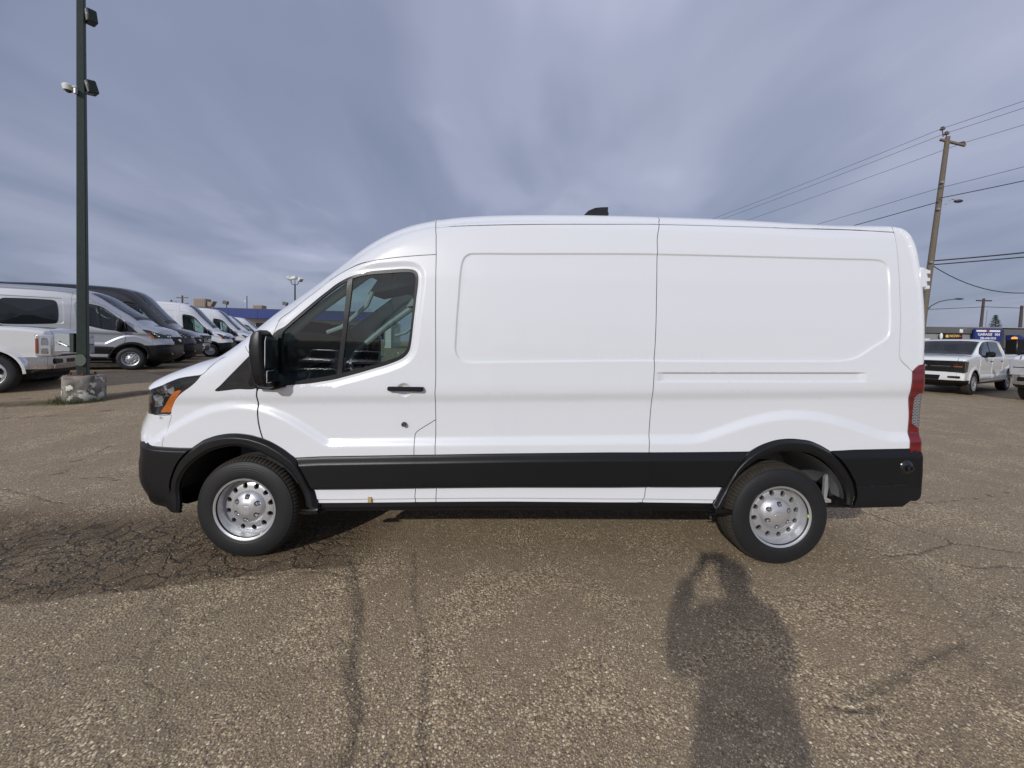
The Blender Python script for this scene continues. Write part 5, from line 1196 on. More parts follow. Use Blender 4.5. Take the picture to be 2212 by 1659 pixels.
# ================================================================ GROUND
def build_ground():
    # fine strip between the camera and the van, coarser further out
    def axis(spec):
        a = [spec[0][0]]
        for (s, e, st) in spec:
            n = max(1, int(round((e - s) / st))); a += list(s + (e - s) * np.arange(1, n + 1) / n)
        return np.array(a)
    xs = axis([(-900, -60, 120), (-60, -14, 2.5), (-14, -4.5, .12), (-4.5, -2.6, .035), (-2.6, 6.2, .018), (6.2, 9, .05), (9, 30, .8), (30, 100, 6), (100, 900, 120)])
    ys = axis([(-900, -90, 120), (-90, -8, 4), (-8, -1.7, .25), (-1.7, 1.3, .018), (1.3, 3.2, .035), (3.2, 9, .12), (9, 30, .8), (30, 100, 6), (100, 900, 120)])
    X, Y = np.meshgrid(xs, ys); Z = np.array(zg(X, Y)); sh = X.shape
    P = np.c_[X.ravel(), Y.ravel()]
    wob = np.c_[np.interp(P[:, 1]*7 + P[:, 0]*3, np.arange(-2000, 2000), rng.normal(0, .012, 4000)), np.interp(P[:, 0]*7 - P[:, 1]*2, np.arange(-2000, 2000), rng.normal(0, .012, 4000))]
    near = (P[:, 0] > -14) & (P[:, 0] < 9) & (P[:, 1] > -3) & (P[:, 1] < 13)
    crack = np.zeros(len(P)); patch = np.zeros(len(P)); green = np.zeros(len(P)); dz = np.zeros(len(P))
    Q = P[near] + wob[near]
    def line(L_, w, amp=1, soft=.4, deep=.006):
        d, _ = dist_poly(Q, L_); wv = w * (1 + .5 * np.sin(Q[:, 0]*31 + Q[:, 1]*23)); v = amp * (1 - smooth((d - wv*soft) / (wv*(1-soft)+.006)))
        crack[near] = np.maximum(crack[near], v); dz[near] = np.minimum(dz[near], -deep * v)
    for L_ in ([(5.31,.94),(5.35,.72),(5.43,.56),(5.48,.48),(5.43,.39),(5.57,.36),(5.68,.3),(5.85,.25),(6.3,.12),(7.2,-.1)], [(5.43,.39),(5.25,.32),(5.0,.22),(4.7,.20)], [(5.15,.1),(5.25,.05),(5.46,.07),(5.61,.06),(6.2,-.02)],
               [(3.26,-1.02),(3.35,-1.05),(3.5,-1.04)], [(-2.86,1.32),(-2.86,1.47),(-2.86,1.53),(-2.68,1.58),(-2.3,1.50)], [(-3.32,1.63),(-3.24,1.68),(-3.25,1.77),(-3.36,1.92)],
               [(-3.66,2.07),(-3.53,2.13),(-3.57,2.25),(-3.62,2.37),(-3.81,2.74),(-3.78,2.86)], [(-5.05,2.45),(-4.86,2.49)], [(-7.71,4.72),(-8.29,5.45),(-8.66,6.15)], [(-7.03,4.0),(-6.2,4.4),(-5.5,5.4),(-5.2,6.6)], [(-2.3,.9),(-2.9,1.1),(-3.7,1.3),(-4.6,1.7)]):
        line(resample(L_, .1), .007, .9)
    line(resample([(-.2,-.27),(.3,-.14),(.62,-.09),(.83,-.16),(.95,-.10)], .05), .006, .6)
    # fatter filled seams, partly worn away
    line(resample([(.73,.04),(.81,-.07),(.91,-.25),(.98,-.39),(1.04,-.62),(1.13,-.86),(1.22,-1.05),(1.25,-1.2),(1.3,-1.6)], .05), .05, .62, .0, .005)
    line(resample([(1.19,.13),(1.24,-.13),(1.32,-.43),(1.36,-.5),(1.44,-.7),(1.47,-.89),(1.51,-1.05),(1.6,-1.6)], .05), .024, .45, .0, .003)
    line(resample([(4.30,-.67),(4.22,-.69),(3.95,-.8),(3.73,-.88),(3.57,-.95),(3.40,-.99)], .05), .035, .55, .0, .004)
    for a in [(5.53,1.15),(5.85,1.18),(6.01,1.2),(6.17,1.22),(6.36,1.26),(6.51,1.29),(6.66,1.33),(6.79,1.34),(7.06,1.42),(7.35,1.51),(-3.9,1.35),(-4.4,2.1)]:
        d = np.hypot(Q[:, 0]-a[0], (Q[:, 1]-a[1])*1.3); v = 1 - smooth((d - .012) / .03); crack[near] = np.maximum(crack[near], v); dz[near] = np.minimum(dz[near], -.012 * v)
    # darker resurfaced area in front of the nose, its near edge a clear line
    edge = np.array([(-9,-1.2),(-1.6,-.62),(-1.09,-.47),(-.82,-.42),(-.56,-.36),(-.38,-.31),(-.09,-.24),(.3,-.12),(.73,-.06),(.81,-.04),(1.11,.15),(1.5,.3),(5,.9)])
    ye = np.interp(Q[:, 0], edge[:, 0], edge[:, 1]); side = Q[:, 1] - ye
    far = smooth((1.15 - Q[:, 1]) / .8) * smooth((1.1 - Q[:, 0]) / .6)
    base = .78 * smooth(side / .02) * far
    cr = np.exp(-(((Q[:, 0] + 1.55) / .75) ** 2 + ((Q[:, 1] - .25) / .42) ** 2) * 1.1)
    cr2 = np.exp(-(((Q[:, 0] + 1.85) / .20) ** 2 + ((Q[:, 1] - .07) / .17) ** 2)) * 1.1 + .75 * np.exp(-(((Q[:, 0] + 1.35) / .35) ** 2 + ((Q[:, 1] - .42) / .13) ** 2))
    patch[near] = np.clip(np.maximum(base, cr * .85 * (side > 0)) + .75 * cr2, 0, 1); dz[near] -= .010 * cr + .022 * np.clip(cr2, 0, 1)
    fl = np.exp(-((Q[:, 1] - .9) / .5) ** 2) * .0
    # gutter line by the lamp base and the dark strips beyond it
    G_ = resample([(-8.9,4.2),(-8.3,4.7),(-7.9,5.0),(-7.5,5.2),(-7.1,5.35),(-6.85,5.8),(-6.7,6.5),(-6.3,7.2),(-5.6,8.6)], .2); d, _ = dist_poly(Q, G_)
    patch[near] = np.maximum(patch[near], .80 * (1 - smooth((d - .12) / .25))); dz[near] -= .02 * (1 - smooth(d / .4))
    nrm_ = (Q[:, 0] + 7.0) * .45 + (Q[:, 1] - 5.3) * .89
    patch[near] = np.maximum(patch[near], .55 * smooth((nrm_ - 2.3) / .08) * (1 - smooth((nrm_ - 5.0) / .1)) * smooth((-Q[:, 0] - 3.5) / .8))
    dg = np.hypot(Q[:, 0] + 7.3, Q[:, 1] - 5.35); green[near] = .9 * (1 - smooth((dg - .34) / .28)) + .35 * (1 - smooth(d / .3)) * (Q[:, 0] < -6.9)
    Z = Z + dz.reshape(sh) + np.where(near, .0015 * rng.normal(0, 1, len(P)), 0).reshape(sh)
    V = np.c_[X.ravel(), Y.ravel(), Z.ravel()]; ny, nx = sh
    i = np.arange(ny - 1)[:, None] * nx + np.arange(nx - 1)[None]; F = np.stack([i, i+1, i+nx+1, i+nx], -1).reshape(-1, 4)
    me = bpy.data.meshes.new('ground'); me.vertices.add(len(V)); me.vertices.foreach_set('co', V.ravel()); me.loops.add(F.size); me.loops.foreach_set('vertex_index', F.ravel().astype(np.int32))
    me.polygons.add(len(F)); me.polygons.foreach_set('loop_start', (np.arange(len(F)) * 4).astype(np.int32)); me.update(calc_edges=True); me.polygons.foreach_set('use_smooth', [True] * len(F))
    at = me.color_attributes.new('wear', 'FLOAT_COLOR', 'POINT'); at.data.foreach_set('color', np.c_[crack, patch, green, np.ones(len(P))].astype(np.float32).ravel())
    me.materials.append(MATS['asphalt_aggregate']); o = bpy.data.objects.new('ground', me); COL.objects.link(o); tag(o, kind='structure')
build_ground()

# loose pebbles lying on the near asphalt
def pebbles():
    n = 8000; V = []; F = []; 
    base = [(math.cos(a)*c, math.sin(a)*c, h) for h, c in ((-.25, .75), (.15, 1.0), (.5, .62)) for a in np.linspace(0, 2*math.pi, 6, endpoint=False)] + [(0, 0, .66)]
    bf = [(j*6+k, j*6+(k+1) % 6, (j+1)*6+(k+1) % 6, (j+1)*6+k) for j in range(2) for k in range(6)] + [(12+k, 12+(k+1) % 6, 18) for k in range(6)]
    cols = []; b = np.array(base)
    for i in range(n):
        y = -1.45 + 2.9 * rng.random() ** 1.5; x = 1.85 + rng.uniform(-1, 1) * (1.7 + (y + 1.45) * 1.6)
        s = .0024 + .0040 * rng.random() ** 2.2; a = rng.uniform(0, 6.28); q = b * (s*rng.uniform(.8, 1.5), s*rng.uniform(.7, 1.1), s*rng.uniform(.5, .8)) * (1 + rng.normal(0, .08, (19, 1)))
        c, s_ = math.cos(a), math.sin(a); q = np.c_[q[:, 0]*c - q[:, 1]*s_ + x, q[:, 0]*s_ + q[:, 1]*c + y, q[:, 2] + float(zg(x, y)) + .001]
        k = len(V); V += q.tolist(); F += [tuple(t + k for t in f) for f in bf]; cols += [i % 3] * len(bf)
    me = bpy.data.meshes.new('loose_gravel'); me.from_pydata(V, [], F)
    for m in ('pebble_tan', 'pebble_grey', 'pebble_pale'): me.materials.append(MATS[m])
    me.polygons.foreach_set('material_index', cols); me.polygons.foreach_set('use_smooth', [True] * len(F)); me.update()
    o = bpy.data.objects.new('loose_gravel', me); COL.objects.link(o); tag(o, kind='stuff', label='loose tan and grey gravel scattered on the worn asphalt', cat='gravel')
plain('pebble_tan', (.30, .23, .15), .8, nz=.4, nscale=3); plain('pebble_grey', (.17, .15, .13), .8, nz=.4, nscale=3); plain('pebble_pale', (.55, .50, .40), .7, nz=.3, nscale=3)
pebbles()

# ================================================================ VEHICLES
van, van_objs = build_van('cargo_van', 'paint_white', label='large white cargo van with black lower cladding standing side-on in the foreground', cat='van')
van.location = (1.905, 1.03, 0)
for (x, z, r, a) in ((.0, .318, .211, -.78), (3.81, .318, .208, .08)):
    pass
def sticker(wheel_idx, ang):
    ws = [c for c in van.children if c.name.startswith('wheel') and not c.name.startswith('wheel_')]
    w = [c for c in ws if abs(c.location.y + 1.0) < .1]; w.sort(key=lambda c: c.location.x); w = w[wheel_idx]
    m = MB(); m.box((.2005, .012, -.010), (.216, .019, .010)); m.v = [(x*math.cos(ang) - z*math.sin(ang), y, x*math.sin(ang) + z*math.cos(ang)) for x, y, z in m.v]; m.build('rim_sticker', 'sticker_yellow', w)
sticker(0, -.98); sticker(1, .03)
for w_, a_ in ((0, .35), (1, 1.9)):
    ws = sorted([c for c in van.children if c.name.startswith('wheel') and not c.name.startswith('wheel_') and abs(c.location.y + 1.0) < .1], key=lambda c: c.location.x)
    m = MB(); m.tube([(.196*math.cos(a_), .05, .196*math.sin(a_)), (.185*math.cos(a_), .022, .185*math.sin(a_))], .005, 8); m.build('valve_stem', 'hub_black', ws[w_])

SKIP = ('tape_piece', 'rim_sticker', 'valve_stem', 'seat', 'steering_wheel')
def clone_van(name, loc, phi, mat=None, tall=0.0, skip=SKIP, cache={}, **tags):
    def cp(o, parent):
        if o.name.split('.')[0] in skip: return
        c = o.copy(); COL.objects.link(c); c.parent = parent
        if o.type == 'MESH' and (mat or tall):
            key = (o.data.name, mat, tall)
            if key not in cache:
                touched = any(m.name == 'paint_white' for m in o.data.materials)
                zmax = max(v.co.z for v in o.data.vertices) if len(o.data.vertices) else 0
                top = o.parent == van or (o.parent and o.parent.parent == van and not o.parent.name.startswith('wheel'))
                if (touched and mat) or (tall and zmax > 1.6 and top):
                    d = o.data.copy()
                    if mat:
                        for i, m in enumerate(d.materials):
                            if m and m.name == 'paint_white': d.materials[i] = MATS[mat]
                    if tall and zmax > 1.6 and top:
                        nv = len(d.vertices); co = np.empty(nv*3); d.vertices.foreach_get('co', co); co = co.reshape(-1, 3)
                        co[:, 2] += tall * smooth((co[:, 2] - 1.5) / 1.0); d.vertices.foreach_set('co', co.ravel()); d.update()
                    cache[key] = d
                else: cache[key] = o.data
            c.data = cache[key]
        for ch in list(o.children): cp(ch, c)
        return c
    r = van.copy(); COL.objects.link(r); r.name = name; r.location = loc; r.rotation_euler = (0, 0, phi)
    for k in list(r.keys()): del r[k]
    tag(r, **tags)
    for ch in list(van.children): cp(ch, r)
    return r
def face(hx, hy): return math.atan2(-hy, -hx)
def place(local, world, phi):     # root position so that a local ground point lands on a world point
    c, s = math.cos(phi), math.sin(phi); x = world[0] - (local[0]*c - local[1]*s); y = world[1] - (local[0]*s + local[1]*c)
    return x, y
HX, HY = .891, .454; PHI = face(HX, HY)
def row_van(k, dx=0, **t):
    wx, wy = -10.27 - .454*3.72*k + HX*dx, 9.66 + .891*3.72*k + HY*dx
    x, y = place((-1.905, 1.0), (wx, wy), PHI); t.setdefault('cat', 'van')
    return clone_van(t.pop('name', 'passenger_van'), (x, y, float(zg(wx, wy)) - GZ), PHI, **t)
G1 = 'vans parked nose out in the row on the left'
silver = row_van(0, name='passenger_van', mat='paint_silver', label='silver van with long tinted side windows behind the lamp post, front of its row', group=G1)
# tinted side windows of the silver van, right-hand side and left-hand side
def side_glass(root, spans):
    for s_ in (1, -1):
        for (a, b) in spans:
            P = spline([(a, 1.46), (a-.02, 1.75), (a+.03, 2.06), (a+.12, 2.11), (b-.12, 2.11), (b-.03, 2.06), (b, 1.75), (b, 1.42), (b-.08, 1.36), (a+.08, 1.40)], .06, True)
            y = van_shell.base(P) - .004; V = np.c_[P[:, 0] + SHIFT[0], (y if s_ < 0 else 2*VW - y) + SHIFT[1], P[:, 1]]
            m = MB(); n = len(P); c = V.mean(0); c[1] = V[:, 1].min() if s_ < 0 else V[:, 1].max(); V = np.vstack([V, [c]]); m.add(V.tolist(), [(i, (i+1) % n, n) for i in range(n)])
            V2 = V.copy(); V2[:, 1] += .02 if s_ < 0 else -.02; m.add(V2.tolist(), [(i, (i+1) % n, n) for i in range(n)])
            m.add(np.vstack([V[:n], V2[:n]]).tolist(), [(i, (i+1) % n, (i+1) % n + n, i+n) for i in range(n)]); m.build('side_window', 'window_dark', root, smooth_=False)
side_glass(silver, [(1.62, 2.80), (2.98, 4.35)])
row_van(1, dx=-.2, name='cargo_van', mat='paint_black', tall=.46, label='tall black van next to the silver van in the parked row', group=G1)
row_van(2.72, dx=.1, name='cargo_van', tall=.42, label='tall white van third in the row, just past the black van', group=G1)
row_van(3.85, dx=.65, name='cargo_van', tall=.42, label='tall white van fourth in the row with its front wheel showing', group=G1)
row_van(4.75, dx=.8, tall=.2, name='cargo_van', label='white van near the far end of the row, nose behind the black door mirror', group=G1)
row_van(5.6, dx=1.2, tall=.2, name='cargo_van', label='lower white van beyond the others near the end of the row', group=G1)

def put_truck(t, local, world, phi, dz=0):
    x, y = place(local, world, phi); t.location = (x, y, float(zg(*world)) + dz); t.rotation_euler = (0, 0, phi)
light = build_truck('pickup_truck', 'light', label='white crew cab pickup with black grille, nose just behind the van on the right', cat='pickup truck')
put_truck(light, (-1.85, -.98), (17.88, 10.51), face(-.895, -.445))
def clone(root, name, local, world, phi, **tags):
    r = copy_tree(root); r.name = name
    for k in ('label', 'category', 'group', 'kind'):
        if k in r: del r[k]
    tag(r, **tags); put_truck(r, local, world, phi); return r
heavy = build_truck('heavy_pickup_truck', 'heavy', label='white heavy duty pickup with chrome bumper behind the lamp post at the left edge', cat='pickup truck')
put_truck(heavy, (-1.85, .98), (-9.30, 5.57), face(.88, .475))
clone(heavy, 'heavy_pickup_truck', (-1.85, -.98), (17.88 + 1.16, 10.51 - 2.75), face(-.92, -.39), label='pickup with chrome front bumper cut by the right edge of the picture', cat='pickup truck')
wx, wy = -10.27 - .454*3.72*1.85 - HX*.55, 9.66 + .891*3.72*1.85 - HY*.55
clone(light, 'pickup_truck', (-1.85, .98), (wx, wy), face(HX, HY), label='white pickup with black grille peeking out between the black van and the white vans', cat='pickup truck')
for k, (dx, dd) in enumerate(((6.6, 2.4), (7.5, 2.9), (8.6, 3.6))):
    wx, wy = -10.27 - .454*3.72*dx + HX*dd, 9.66 + .891*3.72*dx + HY*dd
    clone(light, 'pickup_truck', (-1.85, .98), (wx, wy), face(HX, HY), label=['low white pickup directly past the last white van of the row', 'second low white pickup past the vans, beside the blue topped building', 'farthest white pickup before the blue topped building'][k], cat='pickup truck', group='low white pickups at the far end of the row')
# row of trucks across the aisle behind the photographer (they show in the door glass)
for k in range(6):
    wx, wy = 1.0 - 3.1*k, -19.5 - .6*k
    clone(light, 'pickup_truck', (-1.85, -.98), (wx, wy), face(.25, .97), label='%s white pickup counted from the right in the row behind the photographer' % ('nearest', 'second', 'third', 'fourth', 'fifth', 'sixth')[k], cat='pickup truck', group='white pickups parked behind the photographer')

# ================================================================ LAMP POST ON ITS CONCRETE BASE
PX, PY = -7.19, 5.53; PZ = float(zg(PX, PY))
lp = empty('lamp_post', (PX, PY, PZ), label='dark green square steel lamp post leaning slightly on a chipped round concrete base', cat='lamp post')
m = MB(); m.lathe([(-.1, .30), (.0, .300), (.25, .297), (.40, .298), (.452, .294), (.470, .282), (.474, .26), (.474, 0)], 64, axis='z')
m.v = [(x*(1 + .012*math.sin(5*math.atan2(y, x) + z*9)), y*(1 + .012*math.sin(5*math.atan2(y, x) + z*9)), z + .006*math.sin(7*x + 5*y)) for x, y, z in m.v]; m.build('concrete_base', 'concrete_painted', lp); lp.scale = (1.085, 1.085, 1.085)
LEAN = Vector((.012, .0, 1))
def post_pt(z): return Vector((-.02 + LEAN.x*z, 0, .474 + z))
m = MB(); V = []; zs = [0, 3, 6, 9, 11.5]
for z in zs:
    w = .074 - .0031*z; c = post_pt(z)
    for k in range(4):
        for off in (-.82, .82):
            a = math.radians(45 - 58 + 90*k); b = math.pi/4; 
            u = [(1, off), (-off, 1), (-1, -off), (off, -1)][k]; ca, sa = math.cos(math.radians(32)), math.sin(math.radians(32))
            V.append((c.x + w*(u[0]*ca - u[1]*sa), c.y + w*(u[0]*sa + u[1]*ca), c.z))
F = [(j*8+k, j*8+(k+1) % 8, (j+1)*8+(k+1) % 8, (j+1)*8+k) for j in range(len(zs)-1) for k in range(8)] + [tuple(range(32, 40))]
m.add(V, F); m.build('post', 'pole_green', lp, smooth_=False)
m = MB(); m.box((-.17, -.15, .470), (.13, .15, .490))
for sx in (-.14, .10):
    for sy in (-.11, .11): m.lathe([(.0, .016), (.05, .016), (.052, 0)], 6, axis='z', c=(sx, sy, .489))
m.build('base_plate', 'rust', lp)
plain('cover_grey', (.13, .15, .12), .7, nz=.3)
rot = Matrix.Rotation(math.radians(32), 4, 'Z')
m = MB(); m.prism([(.075*math.cos(a), .30 + .115*math.sin(a)) for a in np.linspace(0, 2*math.pi, 20, endpoint=False)], -.10, -.085); m.v = [tuple(rot @ Vector((x - .02, y, z + .474))) for x, y, z in m.v]; m.build('hand_hole_cover', 'cover_grey', lp)
bx = MB(); bx.box((-.46, -.10, .93), (-.15, .02, 1.28), bev=.012); o = bx.build('junction_box', 'box_grey', lp)
h = MB(); h.tube([(-.41, -.11, 1.11), (-.35, -.13, 1.11), (-.28, -.13, 1.09), (-.18, -.115, 1.04)], .014, 8); h.box((-.37, -.125, 1.07), (-.33, -.10, 1.14), bev=.006); h.build('latch', 'galvanised', o)
h = MB(); h.box((-.16, -.105, .92), (-.08, .03, 1.29), bev=.004); h.build('box_side', 'pole_green', o)
def flood(z, tilt, nm='floodlight'):
    c = post_pt(z); m = MB(); Mx = Matrix.Translation((c.x + .095, c.y + .08, c.z)) @ Matrix.Rotation(math.radians(-28), 4, 'Z') @ Matrix.Rotation(tilt, 4, 'X')
    m.box((-.10, -.07, -.115), (.10, .07, .115), bev=.015, M=Mx); o = m.build(nm, 'pole_green', lp)
    g = MB(); g.box((-.082, -.080, -.095), (.082, -.068, .095), bev=.004, M=Mx); g.build('lamp_glass', 'lens_grey', o)
    b = MB(); b.tube([(c.x + .02, c.y, c.z), (c.x + .14, c.y + .06, c.z)], .02, 8); b.build('bracket', 'steel_dark', o)
plain('lens_grey', (.34, .35, .35), .25, Coat_Weight=.6)
plain('dome_dark', (.03, .015, .012), .12, Coat_Weight=1); plain('camera_white', (.74, .75, .70), .4)
flood(6.90, .1); flood(5.57, .25)
c = post_pt(5.47); m = MB(); m.lathe([(-.06, 0), (-.06, .07), (.0, .085), (.03, .088), (.05, .07), (.055, .0)], 28, axis='z', c=(c.x - .16, c.y - .08, c.z)); m.box((c.x - .10, c.y - .10, c.z + .0), (c.x + .0, c.y - .05, c.z + .03), bev=.01)
dome = m.build('security_camera', 'camera_white', lp); m = MB(); m.sphere((c.x - .16, c.y - .08, c.z - .03), (.062, .062, .07), 20, 12); m.build('dome', 'dome_dark', dome)
m = MB(); m.tube([(c.x - .22, c.y - .08, c.z + .06), (c.x + .20, c.y + .02, c.z - .08)], .007, 6); m.build('conduit_arm', 'steel_dark', lp)
m = MB(); m.box((c.x - .03, c.y - .12, c.z - .13), (c.x + .02, c.y - .08, c.z - .02), bev=.008); m.build('conduit_box', 'galvanised', lp)
# weeds round the base
m = MB()
for i in range(900):
    a = rng.uniform(2.2, 6.4); r = .33 + abs(rng.normal(0, .10)); x, y = PX + r*math.cos(a), PY + r*math.sin(a); h_ = rng.uniform(.03, .11); t = rng.uniform(0, 6.28); w = .004
    z = float(zg(x, y)) - .01; dx, dy = math.cos(t)*h_*.5, math.sin(t)*h_*.5
    m.add([(x - w*math.sin(t), y + w*math.cos(t), z), (x + w*math.sin(t), y - w*math.cos(t), z), (x + dx, y + dy, z + h_)], [(0, 1, 2)])
tag(m.build('weeds', 'grass_blades', smooth_=False, fixn=False), kind='stuff', label='low weeds growing round the concrete lamp base', cat='weeds')

# ================================================================ UTILITY POLES AND WIRES
def utility_pole(name, x, y, z, H, lean, r0, label, wood='wood_pole', **kw):
    root = empty(name, (x, y, z), label=label, cat='utility pole', **kw); L_ = Vector(lean)
    m = MB(); m.tube([L_*0, L_*H*.35, L_*H*.7, L_*H], [r0, r0*.9, r0*.78, r0*.66], 14); m.build('pole', wood, root)
    return root, L_
up, UL = utility_pole('utility_pole', 25.26, 19.4, GZ, 13.6, (.088, .0, 1), .165, 'weathered wooden utility pole with street light leaning right behind the van')
def upt(z, dx=0, dy=0): return Vector((UL.x*z + dx, UL.y*z + dy, z))
m = MB(); a = upt(13.35); m.box((a.x - .35, a.y - .05, a.z - .05), (a.x + .88, a.y + .05, a.z + .06), M=None)
Rr_ = Matrix.Translation(a) @ Matrix.Rotation(math.radians(24), 4, 'Y') @ Matrix.Rotation(math.radians(-15), 4, 'Z') @ Matrix.Translation(-a)
m.v = [tuple(Rr_ @ Vector(p)) for p in m.v]; m.build('crossarm', 'wood_pole', up)
ins = []
for (dx, dz) in ((-.30, .72), (-.06, .46), (.90, -.08)):
    p = Vector((a.x + dx, a.y, a.z + dz)); ins.append(p); m = MB(); m.lathe([(-.10, .02), (-.08, .11), (-.02, .12), (.02, .06), (.06, .09), (.09, .04), (.11, .0)], 16, axis='z', c=tuple(p)); m.build('insulator', 'porcelain', up)
    m = MB(); m.tube([tuple(p - Vector((0, 0, .10))), (a.x + dx*.8, a.y, a.z + dz*.35)], .025, 6); m.build('pin', 'steel_dark', up)
m = MB(); b = upt(9.35); m.tube([b, b + Vector((.26, -.05, .30)), b + Vector((.50, -.1, .62)), b + Vector((.62, -.12, .72)), b + Vector((.78, -.14, .68))], .03, 8); arm = m.build('lamp_arm', 'galvanised', up)
m = MB(); m.sphere(tuple(b + Vector((.98, -.16, .60))), (.24, .13, .09), 16, 8); m.build('lamp_head', 'steel_dark', up)
for zz_ in (11.0, 9.5, 6.5): m = MB(); q = upt(zz_); m.box((q.x - .20, q.y - .20, q.z - .06), (q.x - .08, q.y - .12, q.z + .06)); m.build('bracket', 'galvanised', up)
UPW = Vector((25.26, 19.4, GZ))
def wire(A, B_, sag, r, label, n=18, **k):
    A, B_ = Vector(A), Vector(B_); pts = [A.lerp(B_, t) - Vector((0, 0, 4*sag*t*(1-t))) for t in np.linspace(0, 1, n + 1)]
    m = MB(); m.tube(pts, r, 5); return tag(m.build('overhead_wire', 'wire_black'), label=label, cat='wire', group='overhead wires on the right', **k)
WD = Vector((-.373, .928, 0))
nms = ['upper left', 'second', 'third, lower']
for i, p in enumerate(ins):
    p = p + UPW
    wire(p, p + WD*55, .9, .011, ['highest thin wire running left from the top insulator of the wooden pole', 'second thin wire running left from the wooden pole, close under the highest', 'third thin wire running left from the end of the crossarm'][i])
    wire(p, p - WD*14, .15, .011, ['highest thin wire running right from the wooden pole top', 'second thin wire running right from the wooden pole, close under the highest', 'thin wire running right from the outer insulator of the crossarm'][i])
q = upt(11.0) + UPW - Vector((.15, .15, 0)) 
wire(q - Vector((0, 0, .3)), q + WD*55, .9, .012, 'single thin wire leaving the wooden pole to the left above its street light'); wire(q - Vector((0, 0, .3)), q - WD*14, .15, .012, 'single thin wire leaving the wooden pole to the right above its street light')
q = upt(9.9) + UPW - Vector((.15, .15, 0)); wire(q, q + WD*50 + Vector((0, 0, .3)), .9, .022, 'twisted service cable going left at the height of the street light'); wire(q + Vector((0, 0, .2)), q - WD*14 + Vector((0, 0, .1)), .2, .022, 'twisted service cable going right at the height of the street light')
q = upt(6.6) + UPW
wire(q, q + Vector((9, -4.0, .80)), .12, .036, 'upper thick black cable leaving the wooden pole to the right'); wire(q - Vector((0, 0, .22)), q + Vector((9, -4.0, .36)), .05, .032, 'lower thick black cable leaving the wooden pole to the right')
wire(q - Vector((0, 0, .2)), q + Vector((7.5, -1.5, -.8)), 1.35, .024, 'slack drooping cable below the thick cables on the right')
up2, U2 = utility_pole('utility_pole', 79, 60.5, GZ, 10.0, (.055, .0, 1), .24, 'far dark utility pole in front of the blue sign on the grey building', wood='wood_dark')
m = MB(); m.box((U2.x*9.6 - 1.2, -.08, 9.55), (U2.x*9.6 + 1.3, .08, 9.75)); m.build('crossarm', 'wood_dark', up2)
m = MB(); m.tube([(.55, -.2, 0), (U2.x*8 + .55, -.2, 8)], .05, 6); m.build('conduit', 'galvanised', up2)
wire((53, 66, 7.9), (79.5, 60.3, 8.6), .25, .045, 'far thin cable crossing to the far utility pole from the left'); wire((79.5, 60.3, 8.6), (100, 62, 8.75), .1, .045, 'far thin cable running right from the far utility pole')
up3, U3 = utility_pole('utility_pole', 86.3, 61, GZ, 9.0, (.03, 0, 1), .26, 'dark pole at the right edge in front of the grey building', wood='wood_dark')
# curved street lamp
sl = empty('street_lamp', (55.8, 47.5, GZ), label='thin grey street lamp with long curved arm beyond the tail of the van', cat='street lamp')
m = MB(); m.tube([(0, 0, 0), (0, 0, 5.6), (.25, 0, 6.5), (.9, 0, 7.2), (1.9, 0, 7.75), (3.0, 0, 8.0), (4.0, -.0, 8.12)], [.10, .08, .07, .065, .06, .055, .05], 8); m.build('pole', 'steel_dark', sl)
m = MB(); m.sphere((4.5, 0, 8.16), (.62, .20, .12), 14, 8); m.build('lamp_head', 'steel_dark', sl)

# ================================================================ BUILDINGS
def panel_wall(root, name, x0, x1, z0, z1, y0, y1, mat, n, gap=.03):
    w = (x1 - x0) / n
    for k in range(n):
        m = MB(); m.box((x0 + k*w + gap/2, y0, z0), (x0 + (k+1)*w - gap/2, y1, z1)); m.build(name, mat, root, smooth_=False)
def oriented(name, A, Bp, z, **t):
    """Empty at A, its x axis towards Bp (facade line), y axis away from the camera"""
    v = Vector((Bp[0]-A[0], Bp[1]-A[1], 0)); return empty(name, (A[0], A[1], z), math.atan2(v.y, v.x), **t), v.length
zl_ = .378
bb, LB = oriented('dealership_building', (-47.5, 45.5), (-15.0, 51.5), zl_, label='long low building with a bright blue roof fascia behind the parked vans', cat='building')
m = MB(); m.box((0, .5, 0), (LB, 14, 4.0)); m.build('wall', 'wall_white', bb, smooth_=False)
panel_wall(bb, 'fascia', -.3, LB + .3, 3.75, 4.95, -.9, .35, 'blue_fascia', 10, .02)
m = MB(); m.box((-.3, -.9, 4.97), (LB + .3, 14, 5.03)); m.build('roof', 'roof_gravel', bb, smooth_=False)
x = 1.0; kk = 0
while x < LB - 2:
    w = 1.5; 
    f = MB(); f.box((x - .08, .38, .5), (x + w + .08, .49, 3.3)); wf = f.build('window', 'flashing', bb, smooth_=False)
    p = MB(); p.box((x, .32, .58), (x + w, .40, 3.22)); p.build('pane', 'window_dark', wf, smooth_=False)
    x += w + (.35 if kk % 3 != 2 else 2.2); kk += 1
def roof_unit(x, y, z, w, h_, label, duct=True, rz=.1, mat='hvac_tan'):
    r = empty('rooftop_unit', (x, y, z), rz, label=label, cat='rooftop unit', group='heating units on the blue building roof')
    m = MB(); m.box((-w/2, -.6, 0), (w/2, .6, h_), bev=.04); m.build('housing', mat, r)
    for k in range(6): m = MB(); m.box((-w/2 + .1 + k*(w-.2)/6, -.64, .12), (-w/2 + .07 + (k+1)*(w-.2)/6, -.59, h_ - .12)); m.build('louvre', 'wall_tan', r, smooth_=False)
    if duct: m = MB(); m.prism([(w/2, .2), (w/2 + .45, .12), (w/2 + .85, h_*.75), (w/2 + .5, h_*.62), (w/2, h_*.72)], -.4, .4); m.build('hood_duct', mat, r)
